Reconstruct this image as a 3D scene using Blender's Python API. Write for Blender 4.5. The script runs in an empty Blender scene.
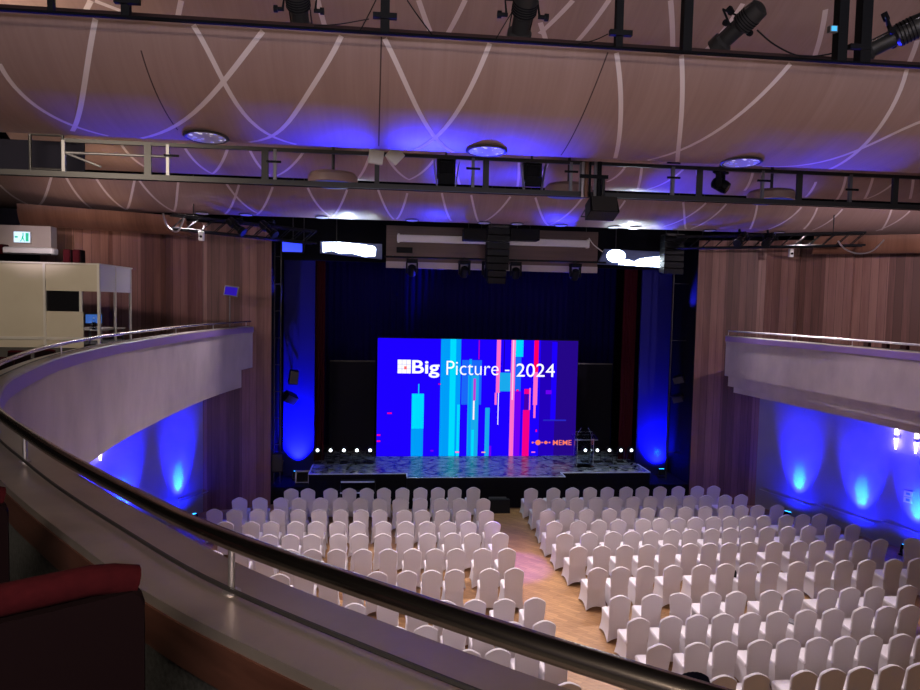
import bpy, math, random
from mathutils import Matrix, Vector

random.seed(7)
C = bpy.context.scene.collection
R = math.radians

# ---------------------------------------------------------------- camera
CAM = Vector((0.0, 0.0, 6.5))
FOC = 690.0
YAW, PITCH, ROLL = R(6.2), R(3.43), R(1.2)
fwd = Vector((math.sin(YAW) * math.cos(PITCH), math.cos(YAW) * math.cos(PITCH), -math.sin(PITCH)))
rgt = Vector((math.cos(YAW), -math.sin(YAW), 0.0))
upv = rgt.cross(fwd)
rgt, upv = rgt * math.cos(ROLL) + upv * math.sin(ROLL), upv * math.cos(ROLL) - rgt * math.sin(ROLL)
cd = bpy.data.cameras.new('camera')
cam = bpy.data.objects.new('camera', cd)
C.objects.link(cam)
cam.matrix_world = Matrix(((rgt.x, upv.x, -fwd.x, CAM.x), (rgt.y, upv.y, -fwd.y, CAM.y), (rgt.z, upv.z, -fwd.z, CAM.z), (0, 0, 0, 1)))
cd.sensor_width = 36.0
cd.lens = 36.0 * FOC / 920.0
cd.clip_start = 0.05
cd.clip_end = 200
bpy.context.scene.camera = cam


def at(px, py, depth):
    """the place in the hall that a sight line meets at the distance Y = depth"""
    d = fwd + rgt * ((px - 460.0) / FOC) - upv * ((py - 345.0) / FOC)
    return CAM + d * (depth / d.y)


# ---------------------------------------------------------------- world, exposure
sc = bpy.context.scene
w = bpy.data.worlds.new('world')
sc.world = w
w.use_nodes = True
w.node_tree.nodes['Background'].inputs[0].default_value = (0.62, 0.50, 0.62, 1)
w.node_tree.nodes['Background'].inputs[1].default_value = 0.05
sc.view_settings.view_transform = 'Standard'
sc.view_settings.look = 'None'
sc.view_settings.exposure = 0.0
sc.view_settings.gamma = 1.0
sc.view_settings.use_curve_mapping = False


# ---------------------------------------------------------------- lights of the hall and added fill
def spot(loc, target, power, color=(1, 1, 1), angle=60, blend=0.6, radius=0.05):
    l = bpy.data.lights.new('spot', 'SPOT')
    l.energy, l.color, l.spot_size, l.spot_blend, l.shadow_soft_size = power, color, R(angle), blend, radius
    o = bpy.data.objects.new('spot', l)
    C.objects.link(o)
    o.location = loc
    o.rotation_euler = (Vector(target) - Vector(loc)).to_track_quat('-Z', 'Y').to_euler()
    return o


def area(loc, target, power, color, sx, sy, spread=180):
    l = bpy.data.lights.new('area', 'AREA')
    l.shape, l.size, l.size_y, l.energy, l.color, l.spread = 'RECTANGLE', sx, sy, power, color, R(spread)
    o = bpy.data.objects.new('area', l)
    C.objects.link(o)
    o.location = loc
    o.rotation_euler = (Vector(target) - Vector(loc)).to_track_quat('-Z', 'Y').to_euler()
    return o


WARM = (1.0, 0.86, 0.89)
LILAC = (1.0, 0.84, 0.92)
BLUE = (0.02, 0.022, 1.0)
# unseen fill lamps added behind the camera for ceiling panels, chair backs and handrail
area((3.3, -3.6, 6.2), (3.3, 8.0, 10.4), 125, (0.84, 0.80, 0.93), 16, 0.8, 60)
area((3.3, -5.0, 9.4), (3.3, 12.0, 4.0), 25, (1.0, 0.82, 0.90), 12, 1.0)
area((0.4, -1.7, 8.1), (-0.2, 2.0, 5.7), 190, (1.0, 0.82, 0.66), 6.0, 0.12)
# downlights in the ceiling panels
for px, py, tx in ((205, 135, -1.4), (487, 149, 3.5), (743, 161, 8.4)):
    p = at(px, py, 8.45)
    spot((p.x, 8.45, 8.28), (p.x, 9.6, 0), 30, LILAC, 110, 0.8, 0.12)
    spot((p.x, 8.45, 8.28), (tx, 20.6, 0.6), 900, LILAC, 30, 0.8, 0.12)
spot((3.4, 13.6, 8.7), (-4.5, 11.5, 4.9), 560, LILAC, 55, 0.9, 0.12)  # fill spot added to brighten the booth-side gallery front
for x in (-1.14, 3.96, 8.68):
    spot((x, 14.4, 8.75), (x, 12.4, 0), 330, LILAC, 105, 0.8, 0.15)
for x in (-5.4, -3.2, -0.6, 1.9, 4.4, 7.2, 9.9, 12.4):
    spot((x, 19.75, 8.85), (x * 0.75 + 0.9, 12.5, 0), 1450, WARM, 75, 0.8, 0.12)
# blue stage wash thrown up at the undersides of the ceiling panels from the stage edge
for x, tx, ty, tz, pw, ang in ((-1.0, -2.9, 8.4, 8.3, 24000, 6.5), (0.4, -0.9, 8.4, 8.3, 17000, 6.5), (1.2, 0.7, 8.4, 8.3, 17000, 6.5), (3.0, 1.9, 8.4, 8.3, 12000, 5.5), (6.0, 4.9, 8.4, 8.3, 18000, 6), (8.0, 5.9, 8.4, 8.3, 30000, 6.5),
                               (-2.0, -4.0, 15, 9.1, 2600, 10), (0.0, -2.4, 15, 9.1, 1800, 10), (2.0, 1.6, 15, 9.1, 2600, 11), (4.0, 2.9, 15, 9.1, 1800, 9), (8.0, 6.6, 15, 9.1, 3400, 13), (9.0, 8.7, 15, 9.1, 2600, 11)):
    spot((x, 21.7, 1.25), (tx, ty, tz), pw * (1.0 if ty < 10 else 2.2), BLUE, ang, 0.9, 0.06)
for x, tx, pw, ang in ((-3.0, -4.2, 500, 26), (0.0, -1.8, 420, 24), (2.0, 0.6, 500, 26), (3.6, 2.6, 420, 22), (6.0, 5.4, 420, 22), (9.0, 9.4, 650, 30), (9.7, 11.6, 500, 24)):
    spot((x, 22.9, 6.2), (tx, 20.4, 8.9), pw * 2.4, BLUE, ang * 1.6, 0.9, 0.06)
# violet stage light that strays over the aisle
spot((4.6, 21.2, 7.4), (3.35, 16.6, 0.0), 5500, (0.16, 0.04, 1.0), 13, 0.6, 0.06)
spot((-4.3, 21.2, 7.6), (-4.6, 18.8, 0.4), 200, (0.2, 0.16, 1.0), 30, 0.9, 0.06)
spot((11.6, 20.8, 7.6), (11.6, 19.0, 0.4), 900, (0.2, 0.16, 1.0), 40, 0.9, 0.06)
# light on the two galleries: added unseen fill, warm glows at the booth end
spot((-7.2, 12.6, 8.4), (-6.9, 19.8, 7.7), 540, (1.0, 0.82, 0.94), 58, 0.9, 0.1)  # unseen spot added to lift the upper boards, booth side
spot((14.6, 12.6, 8.4), (14.4, 19.8, 6.6), 1050, (1.0, 0.82, 0.92), 95, 0.9, 0.1)  # same added fill for the boards over the opposite gallery
spot(at(100, 200, 17.6) + Vector((0, 0, -1.6)), at(92, 205, 20.0), 60, (1.0, 0.72, 0.45), 70, 0.9, 0.08)
spot(at(108, 178, 13.6) + Vector((0, 0, -0.6)), at(108, 163, 14.6), 40, (1.0, 0.75, 0.5), 80, 0.9, 0.05)
area((-5.6, 8.0, 9.2), (-7.2, 15.0, 6.4), 185, (1.0, 0.84, 0.66), 2.0, 1.0)  # area lamp out of view, added to brighten the booth
# stage wash
spot((3.3, 22.2, 7.6), (3.3, 22.9, 1.0), 700, (0.7, 0.85, 1.0), 80, 0.7, 0.1)
spot((8.6, 22.4, 7.5), (8.0, 23.0, 1.0), 260, (0.8, 0.9, 1.0), 45, 0.7, 0.1)


# ---------------------------------------------------------------- materials
def mat(name, col=(0.5, 0.5, 0.5), rough=0.6, metal=0.0, emit=None, es=1.0, spec=0.5, trans=0.0, alpha=1.0):
    m = bpy.data.materials.new(name)
    m.use_nodes = True
    b = m.node_tree.nodes['Principled BSDF']
    b.inputs['Base Color'].default_value = (*col, 1)
    b.inputs['Roughness'].default_value = rough
    b.inputs['Metallic'].default_value = metal
    b.inputs['Specular IOR Level'].default_value = spec
    b.inputs['Transmission Weight'].default_value = trans
    b.inputs['Alpha'].default_value = alpha
    if emit:
        b.inputs['Emission Color'].default_value = (*emit, 1)
        b.inputs['Emission Strength'].default_value = es
    return m


class N:
    """short hand for wiring nodes of one material"""

    def __init__(s, m):
        s.t = m.node_tree
        s.b = s.t.nodes['Principled BSDF']

    def n(s, kind, **kw):
        x = s.t.nodes.new(kind)
        for k, v in kw.items():
            setattr(x, k, v)
        return x

    def l(s, a, b):
        s.t.links.new(a, b)

    def math(s, op, a, b=None):
        x = s.n('ShaderNodeMath', operation=op)
        for i, v in enumerate((a, b)):
            if v is None:
                continue
            if hasattr(v, 'links'):
                s.l(v, x.inputs[i])
            else:
                x.inputs[i].default_value = v
        return x.outputs[0]

    def ramp(s, fac, stops):
        x = s.n('ShaderNodeValToRGB')
        e = x.color_ramp.elements
        while len(e) < len(stops):
            e.new(0.5)
        for i, (p, c) in enumerate(stops):
            e[i].position = p
            e[i].color = (*c, 1)
        s.l(fac, x.inputs[0])
        return x.outputs[0]

    def noise(s, vec, scale, detail=3, rough=0.55):
        x = s.n('ShaderNodeTexNoise')
        x.inputs['Scale'].default_value = scale
        x.inputs['Detail'].default_value = detail
        x.inputs['Roughness'].default_value = rough
        s.l(vec, x.inputs['Vector'])
        return x.outputs['Fac']

    def mapping(s, vec, scale=(1, 1, 1), rot=(0, 0, 0), loc=(0, 0, 0)):
        x = s.n('ShaderNodeMapping')
        x.inputs['Scale'].default_value = scale
        x.inputs['Rotation'].default_value = rot
        x.inputs['Location'].default_value = loc
        s.l(vec, x.inputs['Vector'])
        return x.outputs[0]

    def mix(s, fac, a, b, blend='MIX'):
        x = s.n('ShaderNodeMix', data_type='RGBA', blend_type=blend)
        for inp, v in ((x.inputs[0], fac), (x.inputs[6], a), (x.inputs[7], b)):
            if hasattr(v, 'links'):
                s.l(v, inp)
            elif isinstance(v, (int, float)):
                inp.default_value = v
            else:
                inp.default_value = (*v, 1)
        return x.outputs[2]

    def bump(s, h, strength=0.2, dist=0.01):
        x = s.n('ShaderNodeBump')
        x.inputs['Strength'].default_value = strength
        x.inputs['Distance'].default_value = dist
        s.l(h, x.inputs['Height'])
        s.l(x.outputs[0], s.b.inputs['Normal'])


def uvwood(name, dark, mid, light, plank, rough=0.45, tone=1.0, groove=True, grain=1.0):
    """wood veneer laid in upright boards: u runs across the boards, v along them"""
    m = mat(name, mid, rough)
    k = N(m)
    uv = k.n('ShaderNodeUVMap').outputs[0]
    sep = k.n('ShaderNodeSeparateXYZ')
    k.l(uv, sep.inputs[0])
    q = k.math('DIVIDE', sep.outputs[0], plank)
    idx = k.math('FLOOR', q)
    wn = k.n('ShaderNodeTexWhiteNoise', noise_dimensions='1D')
    k.l(idx, wn.inputs['W'])
    big = k.math('FLOOR', k.math('DIVIDE', sep.outputs[0], plank * 4.3))
    wn2 = k.n('ShaderNodeTexWhiteNoise', noise_dimensions='1D')
    k.l(big, wn2.inputs['W'])
    g = k.noise(k.mapping(uv, (38 * grain, 1.1 * grain, 1)), 1.0, 5, 0.6)
    g2 = k.noise(k.mapping(uv, (6 * grain, 0.5 * grain, 1)), 1.0, 2)
    f = k.math('ADD', k.math('ADD', k.math('MULTIPLY', k.math('SUBTRACT', wn.outputs[0], 0.5), 0.42 * tone), k.math('MULTIPLY', k.math('SUBTRACT', wn2.outputs[0], 0.5), 0.75 * tone)),
               k.math('ADD', k.math('MULTIPLY', g, 0.5), k.math('MULTIPLY', g2, 0.5)))
    col = k.ramp(f, ((0.2, dark), (0.5, mid), (0.85, light)))
    if groove:
        fr = k.math('FRACT', q)
        edge = k.math('LESS_THAN', fr, 0.035)
        col = k.mix(edge, col, tuple(c * 0.35 for c in dark))
    k.l(col, k.b.inputs['Base Color'])
    return m


def noisy(name, a, b, scale=3.0, rough=0.8, stretch=(1, 1, 1), detail=4, bump=0.0, metal=0.0, spec=0.5):
    m = mat(name, a, rough, metal, spec=spec)
    k = N(m)
    tc = k.n('ShaderNodeTexCoord').outputs['Object']
    f = k.noise(k.mapping(tc, stretch), scale, detail)
    k.l(k.ramp(f, ((0.3, a), (0.7, b))), k.b.inputs['Base Color'])
    if bump:
        k.bump(f, bump)
    return m


M = {}
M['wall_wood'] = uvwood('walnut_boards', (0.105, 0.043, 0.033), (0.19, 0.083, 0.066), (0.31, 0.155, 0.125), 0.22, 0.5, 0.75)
M['panel_wood'] = uvwood('reddish_veneer', (0.27, 0.165, 0.145), (0.33, 0.21, 0.185), (0.40, 0.265, 0.24), 0.55, 0.42, 0.25, False, 0.5)
M['soffit_wood'] = uvwood('brown_veneer', (0.12, 0.05, 0.03), (0.2, 0.09, 0.055), (0.28, 0.14, 0.09), 0.6, 0.45, 0.3, False, 0.6)
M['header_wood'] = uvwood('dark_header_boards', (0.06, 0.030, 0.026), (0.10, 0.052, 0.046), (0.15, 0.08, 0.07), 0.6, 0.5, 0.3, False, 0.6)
M['stripe'] = mat('pale_inlay', (0.72, 0.60, 0.60), 0.5)
M['joint'] = mat('dark_joint', (0.06, 0.03, 0.03), 0.7)
M['fascia'] = noisy('stone_plaster', (0.40, 0.335, 0.345), (0.50, 0.425, 0.43), 1.2, 0.75, (1.6, 1.6, 0.9), 6)
M['lip'] = mat('violet_lacquer', (0.27, 0.17, 0.42), 0.4)
M['plaster'] = noisy('white_plaster', (0.33, 0.315, 0.345), (0.37, 0.35, 0.385), 1.0, 0.85)
M['cap'] = noisy('satin_metal_laminate', (0.40, 0.34, 0.31), (0.47, 0.40, 0.37), 5.0, 0.30, (1, 1, 1), 5, 0, 0.7)
M['rail'] = noisy('brushed_steel', (0.52, 0.45, 0.40), (0.56, 0.48, 0.43), 9.0, 0.23, (1, 1, 1), 2, 0, 1.0)
M['silver_rail'] = mat('satin_steel', (0.62, 0.58, 0.60), 0.38, 0.9)
M['band_wood'] = noisy('mahogany_band', (0.055, 0.02, 0.013), (0.09, 0.034, 0.023), 4.0, 0.45, (1, 1, 6))
M['carpet'] = noisy('grey_carpet', (0.035, 0.035, 0.032), (0.075, 0.075, 0.07), 60.0, 1.0, (1, 1, 1), 2, 0.3)
M['black'] = mat('matt_black', (0.007, 0.007, 0.009), 0.7, spec=0.2)
M['black_gloss'] = mat('satin_black', (0.005, 0.005, 0.007), 0.5, spec=0.2)
M['void'] = mat('black_void', (0.006, 0.006, 0.008), 0.9, spec=0.1)
M['grey_metal'] = mat('grey_metal', (0.22, 0.21, 0.22), 0.4, 0.6)
M['dark_metal'] = mat('dark_metal', (0.045, 0.042, 0.042), 0.45, 0.4)
M['chrome'] = mat('bright_metal', (0.7, 0.7, 0.72), 0.25, 1.0)
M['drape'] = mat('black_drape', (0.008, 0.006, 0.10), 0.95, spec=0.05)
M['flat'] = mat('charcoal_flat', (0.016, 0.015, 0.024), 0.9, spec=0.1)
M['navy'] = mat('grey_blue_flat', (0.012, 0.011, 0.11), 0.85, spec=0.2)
M['red_curtain'] = mat('crimson_velvet', (0.055, 0.005, 0.012), 0.9, spec=0.1)
M['red_seat'] = noisy('red_velour', (0.028, 0.002, 0.0038), (0.04, 0.0033, 0.0055), 40.0, 0.95, spec=0.1)
M['seat_back'] = mat('dark_maroon_shell', (0.006, 0.002, 0.003), 0.9, spec=0.08)
M['white_box'] = mat('off_white_paint', (0.72, 0.70, 0.68), 0.55)
M['cream'] = noisy('cream_board', (0.52, 0.46, 0.36), (0.56, 0.50, 0.40), 2.0, 0.7)
M['cream_frame'] = mat('pale_aluminium', (0.66, 0.62, 0.57), 0.4, 0.2)
M['dark_glass'] = mat('dark_glass', (0.01, 0.01, 0.012), 0.08)
M['white_panel'] = mat('white_board', (0.70, 0.66, 0.70), 0.6)
M['lamp_white'] = mat('lamp_white', (0.9, 0.9, 0.9), 0.4, emit=(0.86, 0.95, 1.0), es=3.0)
M['panel_glare'] = mat('panel_glare', (0.8, 0.8, 0.85), 0.4, emit=(0.78, 0.9, 1.0), es=16.0)  # glow colour for the light painted on the reflector panels
M['led_blue'] = mat('led_blue', (0.05, 0.08, 0.8), 0.4, emit=(0.02, 0.05, 1.0), es=1.4)
M['led_cyan'] = mat('led_cyan', (0.05, 0.3, 0.8), 0.4, emit=(0.02, 0.35, 1.0), es=6.0)
M['sconce_glow'] = mat('sconce_glow', (0.9, 0.9, 0.9), 0.4, emit=(1.0, 0.82, 0.92), es=7.0)
M['tape'] = mat('white_tape', (0.62, 0.70, 0.78), 0.6)
M['exit_green'] = mat('exit_green', (0.05, 0.5, 0.3), 0.5, emit=(0.02, 0.42, 0.22), es=0.8)
M['exit_white'] = mat('exit_white', (0.8, 0.9, 0.95), 0.5, emit=(0.45, 0.75, 1.0), es=1.0)

m = M['chair'] = mat('white_stretch_fabric', (0.67, 0.62, 0.63), 0.85)
m.node_tree.nodes['Principled BSDF'].inputs['Sheen Weight'].default_value = 0.15

m = M['acrylic'] = mat('clear_acrylic', (0.85, 0.92, 1.0), 0.05, trans=1.0)
m.node_tree.nodes['Principled BSDF'].inputs['IOR'].default_value = 1.12
m = M['booth_glass'] = mat('booth_glass', (0.9, 0.92, 0.95), 0.03, trans=1.0)
m.node_tree.nodes['Principled BSDF'].inputs['IOR'].default_value = 1.05

m = M['parquet'] = mat('oak_parquet', (0.35, 0.2, 0.1), 0.38)
k = N(m)
tc = k.n('ShaderNodeTexCoord').outputs['Object']
br = k.n('ShaderNodeTexBrick', offset=0.5)
br.inputs['Color1'].default_value = (0.32, 0.155, 0.058, 1)
br.inputs['Color2'].default_value = (0.52, 0.285, 0.11, 1)
br.inputs['Mortar'].default_value = (0.13, 0.07, 0.035, 1)
br.inputs['Scale'].default_value = 1.0
br.inputs['Mortar Size'].default_value = 0.004
br.inputs['Brick Width'].default_value = 0.55
br.inputs['Row Height'].default_value = 0.09
k.l(k.mapping(tc, (1, 1, 1), (0, 0, R(45))), br.inputs['Vector'])
gr = k.noise(k.mapping(tc, (3, 20, 1), (0, 0, R(45))), 1.0, 4)
k.l(k.mix(0.35, br.outputs[0], k.ramp(gr, ((0.3, (0.21, 0.10, 0.038)), (0.7, (0.56, 0.32, 0.135)))), 'MIX'), k.b.inputs['Base Color'])

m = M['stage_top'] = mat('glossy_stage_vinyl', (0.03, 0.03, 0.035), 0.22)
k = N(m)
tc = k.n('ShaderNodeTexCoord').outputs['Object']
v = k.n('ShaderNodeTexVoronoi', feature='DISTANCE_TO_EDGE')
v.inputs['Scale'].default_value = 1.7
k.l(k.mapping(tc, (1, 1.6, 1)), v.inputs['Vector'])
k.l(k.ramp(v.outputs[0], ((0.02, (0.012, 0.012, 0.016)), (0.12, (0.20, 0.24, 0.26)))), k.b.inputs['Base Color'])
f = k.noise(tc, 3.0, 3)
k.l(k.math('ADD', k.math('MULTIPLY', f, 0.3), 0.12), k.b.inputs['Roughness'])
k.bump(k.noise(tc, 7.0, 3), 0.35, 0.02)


# ---------------------------------------------------------------- mesh building
class MB:
    def __init__(s, M4=None):
        s.v, s.f, s.mi, s.uv = [], [], [], []
        s.M = M4 or Matrix.Identity(4)

    def add(s, vs, fs, mi=0, uvs=None):
        o = len(s.v)
        s.v += [tuple(s.M @ Vector(p)) for p in vs]
        for i, f in enumerate(fs):
            s.f.append(tuple(o + j for j in f))
            s.mi.append(mi)
            s.uv.append(uvs[i] if uvs else None)
        return s

    def box(s, c, d, mi=0, rot=None, taper=1.0):
        x, y, z = (q / 2 for q in d)
        vs = [Vector((sx * x * (taper if sz > 0 else 1), sy * y * (taper if sz > 0 else 1), sz * z)) for sz in (-1, 1) for sx, sy in ((-1, -1), (1, -1), (1, 1), (-1, 1))]
        if rot is not None:
            vs = [rot @ p for p in vs]
        c = Vector(c)
        return s.add([c + p for p in vs], [(3, 2, 1, 0), (4, 5, 6, 7), (0, 1, 5, 4), (1, 2, 6, 5), (2, 3, 7, 6), (3, 0, 4, 7)], mi)

    def path(s, pts, r, n=8, mi=0, closed=False):
        pts = [Vector(p) for p in pts]
        rings = []
        k = len(pts)
        prev = None
        for i, p in enumerate(pts):
            a = pts[(i - 1) % k] if (i or closed) else p
            b = pts[(i + 1) % k] if (i < k - 1 or closed) else p
            t = (b - a).normalized()
            if prev is None:
                ref = Vector((0, 0, 1)) if abs(t.z) < 0.9 else Vector((1, 0, 0))
                u = t.cross(ref).normalized()
            else:
                u = (prev - t * prev.dot(t)).normalized()
            prev = u
            q = t.cross(u)
            rr = r[i] if isinstance(r, (list, tuple)) else r
            rings.append([p + u * rr * math.cos(2 * math.pi * j / n) + q * rr * math.sin(2 * math.pi * j / n) for j in range(n)])
        vs = [p for g in rings for p in g]
        fs = []
        for i in range(k if closed else k - 1):
            for j in range(n):
                a, b = i * n + j, i * n + (j + 1) % n
                c2, d2 = ((i + 1) % k) * n + (j + 1) % n, ((i + 1) % k) * n + j
                fs.append((a, b, c2, d2))
        if not closed:
            fs.append(tuple(range(n - 1, -1, -1)))
            fs.append(tuple((k - 1) * n + j for j in range(n)))
        return s.add(vs, fs, mi)

    def tube(s, a, b, r, r2=None, n=10, mi=0):
        return s.path([a, b], [r, r if r2 is None else r2], n, mi)

    def lathe(s, prof, n=20, mi=0, axis='Z', at0=(0, 0, 0)):
        o = Vector(at0)
        vs = []
        for r, h in prof:
            for j in range(n):
                a = 2 * math.pi * j / n
                x, y = r * math.cos(a), r * math.sin(a)
                vs.append(o + (Vector((x, y, h)) if axis == 'Z' else Vector((x, h, y)) if axis == 'Y' else Vector((h, x, y))))
        fs = []
        k = len(prof)
        for i in range(k - 1):
            for j in range(n):
                fs.append((i * n + j, i * n + (j + 1) % n, (i + 1) * n + (j + 1) % n, (i + 1) * n + j))
        fs.append(tuple(range(n - 1, -1, -1)))
        fs.append(tuple((k - 1) * n + j for j in range(n)))
        if axis == 'Y':
            fs = [tuple(reversed(f)) for f in fs]
        return s.add(vs, fs, mi)

    def grid(s, rows, mi=0, uvs=None, flip=False):
        n, k = len(rows[0]), len(rows)
        vs = [p for r in rows for p in r]
        fs, us = [], []
        for i in range(k - 1):
            for j in range(n - 1):
                q = (i * n + j, i * n + j + 1, (i + 1) * n + j + 1, (i + 1) * n + j)
                if flip:
                    q = tuple(reversed(q))
                fs.append(q)
                if uvs:
                    us.append([uvs[a // n][a % n] for a in q])
        return s.add(vs, fs, mi, us or None)

    def prism(s, poly, z0, z1, mi=0):
        n = len(poly)
        vs = [(x, y, z0) for x, y in poly] + [(x, y, z1) for x, y in poly]
        fs = [tuple(range(n - 1, -1, -1)), tuple(range(n, 2 * n))] + [(i, (i + 1) % n, n + (i + 1) % n, n + i) for i in range(n)]
        return s.add(vs, fs, mi)

    def mesh(s, name, mats, smooth=True, inv=None):
        me = bpy.data.meshes.new(name)
        vs = s.v if inv is None else [tuple(inv @ Vector(p)) for p in s.v]
        me.from_pydata(vs, [], s.f)
        for m_ in mats if isinstance(mats, (list, tuple)) else [mats]:
            me.materials.append(m_)
        me.polygons.foreach_set('material_index', s.mi)
        if any(u for u in s.uv):
            lay = me.uv_layers.new(name='UVMap')
            i = 0
            for f, u in zip(s.f, s.uv):
                for j in range(len(f)):
                    lay.data[i].uv = u[j] if u else (0, 0)
                    i += 1
        me.update()
        if smooth:
            me.shade_smooth()
            me.set_sharp_from_angle(angle=R(38))
        return me

    def build(s, name, mats, parent=None, smooth=True, world=False, bevel=0.0):
        inv = parent.matrix_basis.inverted() if (world and parent is not None) else None
        o = bpy.data.objects.new(name, s.mesh(name, mats, smooth, inv))
        C.objects.link(o)
        if parent is not None:
            o.parent = parent
        if bevel:
            b = o.modifiers.new('bevel', 'BEVEL')
            b.width, b.segments, b.limit_method, b.angle_limit = bevel, 2, 'ANGLE', R(40)
        return o


def tag(o, label, cat, group=None):
    o['label'], o['category'] = label, cat
    if group:
        o['group'] = group
    return o


def thing(name, label, cat, loc=(0, 0, 0), rot=None, group=None):
    o = bpy.data.objects.new(name, None)
    C.objects.link(o)
    o.empty_display_size = 0.1
    mw = Matrix.Translation(Vector(loc))
    if rot is not None:
        mw = rot if isinstance(rot, Matrix) else mw @ Matrix.Rotation(rot, 4, 'Z')
    o.matrix_basis = mw
    return tag(o, label, cat, group)


def struct(o, label=None):
    o['kind'] = 'structure'
    if label:
        o['label'] = label
    return o


def kids(o):
    return list(o.children)


def dup(root, mw, label, group=None):
    r = root.copy()
    C.objects.link(r)
    r.matrix_basis = mw
    r['label'] = label
    if group:
        r['group'] = group
    for ch in kids(root):
        c_ = ch.copy()
        C.objects.link(c_)
        c_.parent = r
        for g in kids(ch):
            d_ = g.copy()
            C.objects.link(d_)
            d_.parent = c_
    return r


def aim(loc, d, roll=0.0):
    """matrix whose +Y looks along d"""
    return Matrix.Translation(Vector(loc)) @ Vector(d).to_track_quat('Y', 'Z').to_matrix().to_4x4() @ Matrix.Rotation(roll, 4, 'Y')


# ================================================================ the hall's shell
XC = 3.35                      # middle line of the hall


def mir(pts):
    return [(2 * XC - x, y) for x, y in pts]


def wall_strip(pts, z0, z1, mi=0, flip=False, mb=None, step=0.5):
    """upright wall over a plan line, uv in metres"""
    mb = mb or MB()
    u = 0.0
    for (x0, y0), (x1, y1) in zip(pts[:-1], pts[1:]):
        L = math.hypot(x1 - x0, y1 - y0)
        mb.grid([[(x0, y0, z0), (x1, y1, z0)], [(x0, y0, z1), (x1, y1, z1)]], mi, [[(u, z0), (u + L, z0)], [(u, z1), (u + L, z1)]], flip)
        u += L
    return mb


mb = MB()
mb.prism([(-14, -6), (22, -6), (22, 30), (-14, 30)], -0.2, 0.0)
struct(mb.build('floor', M['parquet'], smooth=False))
mb = MB()
mb.prism([(-14, -6), (22, -6), (22, 30), (-14, 30)], 12.6, 12.8)
struct(mb.build('ceiling', M['void'], smooth=False))
mb = MB()
mb.box((4, 28.1, 6.3), (40, 0.2, 12.6))
struct(mb.build('wall_back', M['void'], smooth=False))

# upright boards beside the stage and along the gallery, plaster below the gallery
L_LOW = [(-3.53, 22.0), (-5.45, 21.4)]
L_PLA = [(-5.45, 21.4), (-7.75, 16.8), (-10.6, 11.0), (-11.5, 4.0)]
L_UP = [(-5.45, 21.4), (-6.3, 20.75), (-6.45, 20.9), (-7.5, 20.05), (-7.65, 20.2), (-8.95, 19.1)]
R_LOW = [(10.27, 22.0), (12.3, 21.4)]
R_PLA = [(12.3, 21.4), (14.55, 16.8), (17.3, 11.0), (18.2, 4.0)]
R_UP = [(12.3, 21.4), (13.1, 20.85), (13.25, 21.0), (14.4, 20.1), (14.55, 20.25), (16.4, 18.7), (19.0, 14.0), (20.0, 4.0)]
ZT = 8.75
for side, low, pla, up, fl in (('left', L_LOW, L_PLA, L_UP, False), ('right', R_LOW, R_PLA, R_UP, True)):
    mb = wall_strip(low, 0, ZT, 0, not fl)
    struct(mb.build('wall_%s_stage_end' % side, M['wall_wood'], smooth=False))
    (x, y) = low[0]
    struct(MB().box((x + (-0.06 if side == 'left' else 0.06), y + 1.1, ZT / 2), (0.1, 2.1, ZT)).build('wall_%s_return' % side, M['void'], smooth=False))
    struct(wall_strip(pla, 0, 4.2, 0, not fl).build('wall_%s' % side, M['plaster'], smooth=False))
    struct(wall_strip(up, 3.9, ZT, 0, not fl).build('wall_%s_upper' % side, M['wall_wood'], smooth=False))
# dark end of the gallery with the exit, booth side
struct(wall_strip([(-8.95, 19.1), (-8.95, 19.9), (-12.5, 18.2)], 4.9, 8.75, 0, True).build('wall_left_gallery', M['flat'], smooth=False))
struct(wall_strip([(-13.9, 30), (-13.9, -6)], 0, 12.6).build('wall_left_outer', M['void'], smooth=False))
struct(wall_strip([(21.9, 30), (21.9, -6)], 0, 12.6).build('wall_right_outer', M['void'], smooth=False))

# brown curved cove where the side boards meet the ceiling
for side, pts, fl in (('left', [(-9.4, 18.9), (-7.6, 19.7), (-5.7, 20.6)], False), ('right', [(17.6, 17.4), (15.0, 19.2), (13.2, 20.3)], True)):
    mb = MB()
    rows, uvs = [], []
    for i in range(9):
        a = i / 8 * math.pi / 2
        off, z = 0.8 * (1 - math.sin(a)), 8.22 + 0.6 * (1 - math.cos(a))
        rows.append([(x + (off if side == 'left' else -off) * 0.45, y - 0.55 * off, z) for x, y in pts])
        uvs.append([(j * 2.0, i * 0.12) for j in range(len(pts))])
    mb.grid(rows, 0, uvs, fl)
    struct(mb.build('trim_cove_%s' % side, M['soffit_wood']))


# ---------------------------------------------------------------- galleries swept along their plan curve
def smooth_curve(pts, n=200, passes=4):
    out = []
    P = [pts[0]] + list(pts) + [pts[-1]]
    for i in range(1, len(P) - 2):
        p0, p1, p2, p3 = (Vector(q) for q in P[i - 1:i + 3])
        for j in range(14):
            t = j / 14
            out.append(0.5 * (2 * p1 + (p2 - p0) * t + (2 * p0 - 5 * p1 + 4 * p2 - p3) * t * t + (3 * p1 - p0 - 3 * p2 + p3) * t ** 3))
    out.append(Vector(pts[-1]))
    d = [0.0]
    for a, b in zip(out[:-1], out[1:]):
        d.append(d[-1] + (b - a).length)
    res, j = [], 0
    for i in range(n):
        s_ = d[-1] * (i / (n - 1)) ** 1.35
        while j < len(d) - 2 and d[j + 1] < s_:
            j += 1
        t = (s_ - d[j]) / max(1e-9, d[j + 1] - d[j])
        res.append(out[j].lerp(out[j + 1], min(1, t)))
    for _ in range(passes):
        res = [res[0]] + [(res[i - 1] + res[i] * 2 + res[i + 1]) / 4 for i in range(1, n - 1)] + [res[-1]]
    return res


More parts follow.
